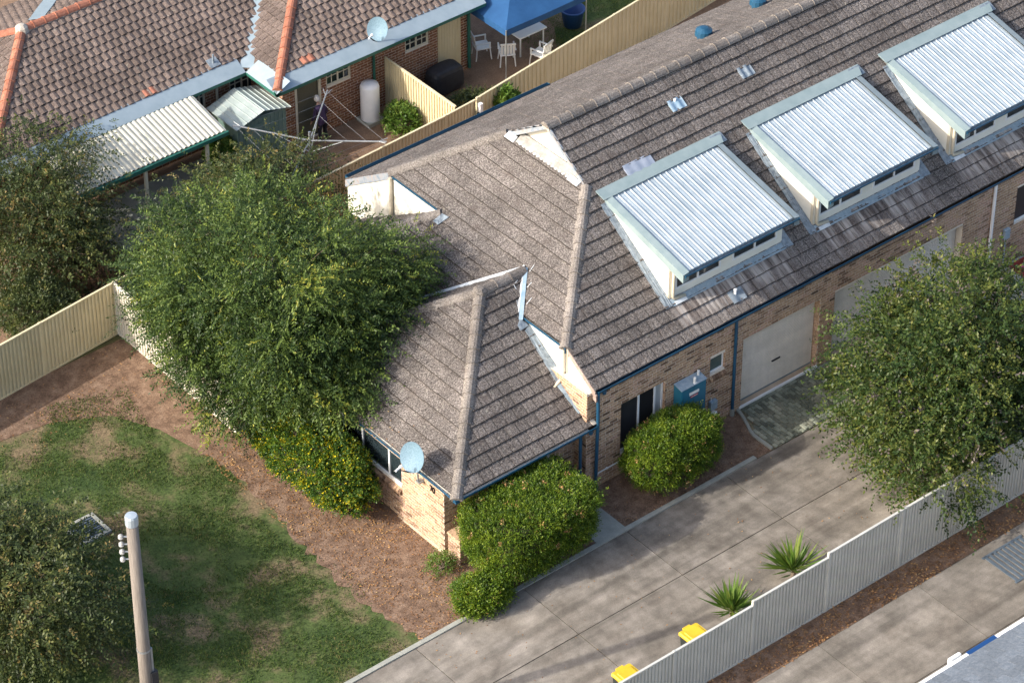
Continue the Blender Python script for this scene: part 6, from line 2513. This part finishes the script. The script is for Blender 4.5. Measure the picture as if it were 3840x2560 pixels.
shrub('flowering_shrub', 'shrub dotted with yellow leaves against the left wall window', (-5.6, 2.35, 0), (-4.02, 6.5, 1.72), 'round_leaf', 12500, leaf=(0.055, 0.04), power=2.6, lump=0.16, special=2600, cat='shrub', sprig_len=0.14)
shrub('low_shrub', 'low leafy shrub at the foot of the hedge by the driveway corner', (-5.0, -1.95, 0), (-3.75, -1.1, 0.6), 'hedge_leaf', 3600, leaf=(0.06, 0.03), power=2.4, lump=0.2, cat='shrub', sprig_len=0.18)
shrub('low_shrub', 'small light green bush beside the brick pier', (-4.75, -1.35, 0), (-4.05, -0.75, 0.32), 'fresh_leaf', 1000, leaf=(0.055, 0.026), power=2.2, lump=0.2, cat='shrub', sprig_len=0.16, core=False)
shrub('scrappy_bush', 'thin half bare bush at the near corner of the left wall', (-4.6, -0.2, 0), (-4.1, 0.3, 0.28), 'fresh_leaf', 260, leaf=(0.05, 0.026), power=2.0, lump=0.2, cat='shrub', sprig_len=0.2, core=False)
shrub('low_shrub', 'dense green bush beyond the left metal fence', (-7.6, 12.35, 0), (-5.9, 14.3, 1.5), 'olive_leaf', 4200, leaf=(0.07, 0.035), power=2.3, lump=0.2, cat='shrub', sprig_len=0.18)
shrub('low_shrub', 'reddish brown dry bush between the awning and the left fence', (-5.2, 13.2, 0), (-3.6, 14.9, 0.7), 'dry_twig', 2600, leaf=(0.07, 0.03), power=2.3, lump=0.25, cat='shrub', sprig_len=0.2)
shrub('low_shrub', 'light green shrub growing beside the awning and shed', (0.65, 15.75, 0), (1.15, 16.5, 1.25), 'fresh_leaf', 900, leaf=(0.08, 0.05), power=2.2, lump=0.2, cat='shrub', sprig_len=0.2)
shrub('low_shrub', 'bright green shrub at the foot of the dividing fence', (5.6, 14.3, 0), (6.25, 15.2, 0.7), 'fresh_leaf', 800, leaf=(0.08, 0.05), power=2.2, lump=0.2, cat='shrub', sprig_len=0.2)
shrub('low_shrub', 'low scrub in the yard corner behind the dividing fence', (6.6, 13.4, 0), (8.6, 14.6, 0.6), 'olive_leaf', 1800, leaf=(0.07, 0.035), power=2.3, lump=0.25, cat='shrub', sprig_len=0.18)
shrub('fence_shrub', 'glossy green shrub against the rear fence behind the roof', (7.75, 12.55, 0), (8.35, 13.0, 1.35), 'fresh_leaf', 700, leaf=(0.12, 0.055), power=2.3, lump=0.25, cat='shrub', sprig_len=0.2)


def strappy(x, y, h, label):
    r = thing('strappy_plant', (x, y, 0), label, 'plant', 'strappy plants along the driveway fence')
    mb = MB()
    mb.tube([(x, y, -0.03), (x, y, h * 0.2)], [0.07, 0.05], 8)
    mb.build('stem', 'bark', r)
    n = 90
    d = rand_dirs(n)
    d[:, 2] = np.abs(d[:, 2]) * 1.1 + 0.25
    d = unit(d)
    b = np.tile(np.array([[x, y, h * 0.2]]), (n, 1)) + RNG.normal(size=(n, 3)) * 0.03
    sd_ = unit(np.cross(d, np.array([[0, 0, 1.0]])))
    leaves_mesh('fronds', b, d, sd_, h * 0.75 * RNG.uniform(0.7, 1.2, n), 0.07, RNG.uniform(0.1, 0.9, n), 'fresh_leaf', r)


strappy(1.75, -5.35, 1.15, 'strappy plant farther along the fence, nearer the big tree')
strappy(-0.25, -5.45, 1.1, 'strappy plant by the fence above the yellow bin')


def seedling(x, y, h, label, n=7):
    r = thing('weed', (x, y, 0), label, 'weed', 'weeds growing in the paving')
    mb = MB()
    bs, ds = [], []
    for k in range(n):
        a = 2 * math.pi * k / n + random.random()
        rr = random.uniform(0.02, 0.12)
        hh = h * random.uniform(0.5, 1)
        p = Vector((x + math.cos(a) * rr, y + math.sin(a) * rr, 0))
        q = p + Vector((math.cos(a) * hh * 0.2, math.sin(a) * hh * 0.2, hh))
        mb.tube([p, q], 0.006, 4)
        for t in np.linspace(0.4, 1, 7):
            v = p.lerp(q, t)
            for _ in range(2):
                bs.append(tuple(v))
                b = random.random() * 6.28
                ds.append((math.cos(b), math.sin(b), random.uniform(0.0, 0.7)))
    mb.build('stems', 'twig', r)
    b, d = np.array(bs), unit(np.array(ds))
    leaves_mesh('leaves', b, d, unit(np.cross(d, np.array([[0, 0, 1.0]]))), 0.10, 0.035, RNG.uniform(0.3, 1, len(b)), 'fresh_leaf', r)


seedling(7.45, -0.62, 0.42, 'taller weed sprouting from the paving near the garage pier', 5)
seedling(7.2, -0.85, 0.2, 'low weed patch in the paving left of the taller weed')
seedling(7.6, -0.95, 0.18, 'low weed patch in the paving in front of the taller weed')

# ---- ground stuff


def scatter(name, n, area, L_, W_, mat, label, zr=(0.0, 0.012), flat=True, tint=(0, 1), reject=None):
    x = RNG.uniform(area[0], area[1], n)
    y = RNG.uniform(area[2], area[3], n)
    g = np.sin(x * 1.9 + 0.7) * np.sin(y * 2.3) + np.sin(x * 5.1) * np.sin(y * 4.3) * 0.6
    keep = g > RNG.uniform(-1.4, 0.9, n)
    if reject is not None:
        keep &= ~reject(x, y)
    x, y, g = x[keep], y[keep], g[keep]
    m = len(x)
    a = RNG.uniform(0, 2 * np.pi, m)
    if flat:
        d = np.stack([np.cos(a), np.sin(a), RNG.uniform(-0.15, 0.3, m)], 1)
        up = np.stack([RNG.normal(size=m) * 0.35, RNG.normal(size=m) * 0.35, np.ones(m)], 1)
    else:
        d = np.stack([np.cos(a) * 0.5, np.sin(a) * 0.5, np.ones(m)], 1)
        up = RNG.normal(size=(m, 3))
    d = unit(d)
    s = unit(np.cross(d, up))
    b = np.stack([x, y, RNG.uniform(*zr, m)], 1)
    t = RNG.uniform(*tint, m) * 0.7 + 0.3 * np.clip(g * 0.5 + 0.5, 0, 1) * tint[1]
    o = leaves_mesh(name, b, d, s, L_ * RNG.uniform(0.6, 1.3, m), W_, t, mat, None, 'stuff')
    o['label'] = label
    return o


def not_lawn(x, y):
    bed = x > -6.35 + 0.25 * np.sin(y * 1.3)
    fen = y > 10.9 + 0.1 * (x + 5) - 0.3 * np.sin(x * 1.7)
    pitr = (np.abs(x + 9.95) < 0.45) & (np.abs(y - 6.4) < 0.45)
    bare = (np.sin(x * 1.1 + 2) * np.sin(y * 0.9 + 1) > 0.62) & (RNG.random(len(x)) < 0.8)
    return bed | fen | pitr | bare


scatter('grass', 170000, (-20, -6.0, -1.64, 11.9), 0.07, 0.02, 'grass_blade', 'short patchy lawn grass left of the villa', (-0.03, -0.028), False, reject=not_lawn)
scatter('grass', 26000, (11.2, 18, 14.6, 20), 0.06, 0.018, 'grass_blade', 'lawn grass of the yard behind the boundary fence', (-0.022, -0.02), False,
        reject=lambda x, y: y < 14.2 + 0.14 * (x - 12.66) + 0.4)
scatter('leaf_litter', 5200, (-6.3, -3.97, -1.6, 7.0), 0.06, 0.03, 'dry_leaf', 'brown leaf litter along the left wall of the villa', (-0.01, 0.015))
scatter('leaf_litter', 1300, (-4.2, 4.9, -1.55, 0.35), 0.05, 0.026, 'dry_leaf', 'sparse dry leaves on the bare front bed', (-0.01, 0.012), reject=lambda x, y: (x > -0.98) & (x < -0.09) | ((y > -0.1) & (x > 0)))
scatter('leaf_litter', 5200, (-6, 14, -7.36, -6.68), 0.07, 0.035, 'dry_leaf', 'orange leaf litter strip at the foot of the grey fence', (-0.015, 0.02))
scatter('leaf_litter', 900, (-14, -5.2, 9.6, 12.0), 0.06, 0.03, 'dry_leaf', 'scattered dry leaves below the left fence', (-0.015, 0.01), reject=lambda x, y: y > 11.9 + 0.1 * (x + 5.1))
scatter('leaf_litter', 500, (-9, 12, -6.2, -1.8), 0.05, 0.026, 'dry_leaf', 'few dry leaves blown over the driveway', (0.004, 0.012))
# leaves caught in the gutters and on the porch roof edge
nl = 420
y = RNG.uniform(0.2, 6.9, nl) ** 1.0
keep = RNG.random(nl) < np.clip((y - 1.0) / 4.5, 0.03, 1)
y = y[keep]
x = np.where(RNG.random(len(y)) < 0.7, RNG.uniform(XL - 0.08, XL + 0.1, len(y)), XL + 0.1 + np.abs(RNG.normal(size=len(y))) * 0.25)
z = ZL + np.maximum(0, (x - XL)) * TLL + 0.035
a = RNG.uniform(0, 6.28, len(y))
d = unit(np.stack([np.cos(a), np.sin(a), 0.2 + 0 * a], 1))
o = leaves_mesh('gutter_leaves', np.stack([x, y, z], 1), d, unit(np.cross(d, np.array([[-0.5, 0, 1.0]]))), 0.06, 0.028, RNG.uniform(0.2, 1, len(y)), 'dry_leaf', None, 'stuff')
o['label'] = 'dry leaves caught along the left gutter of the porch roof'
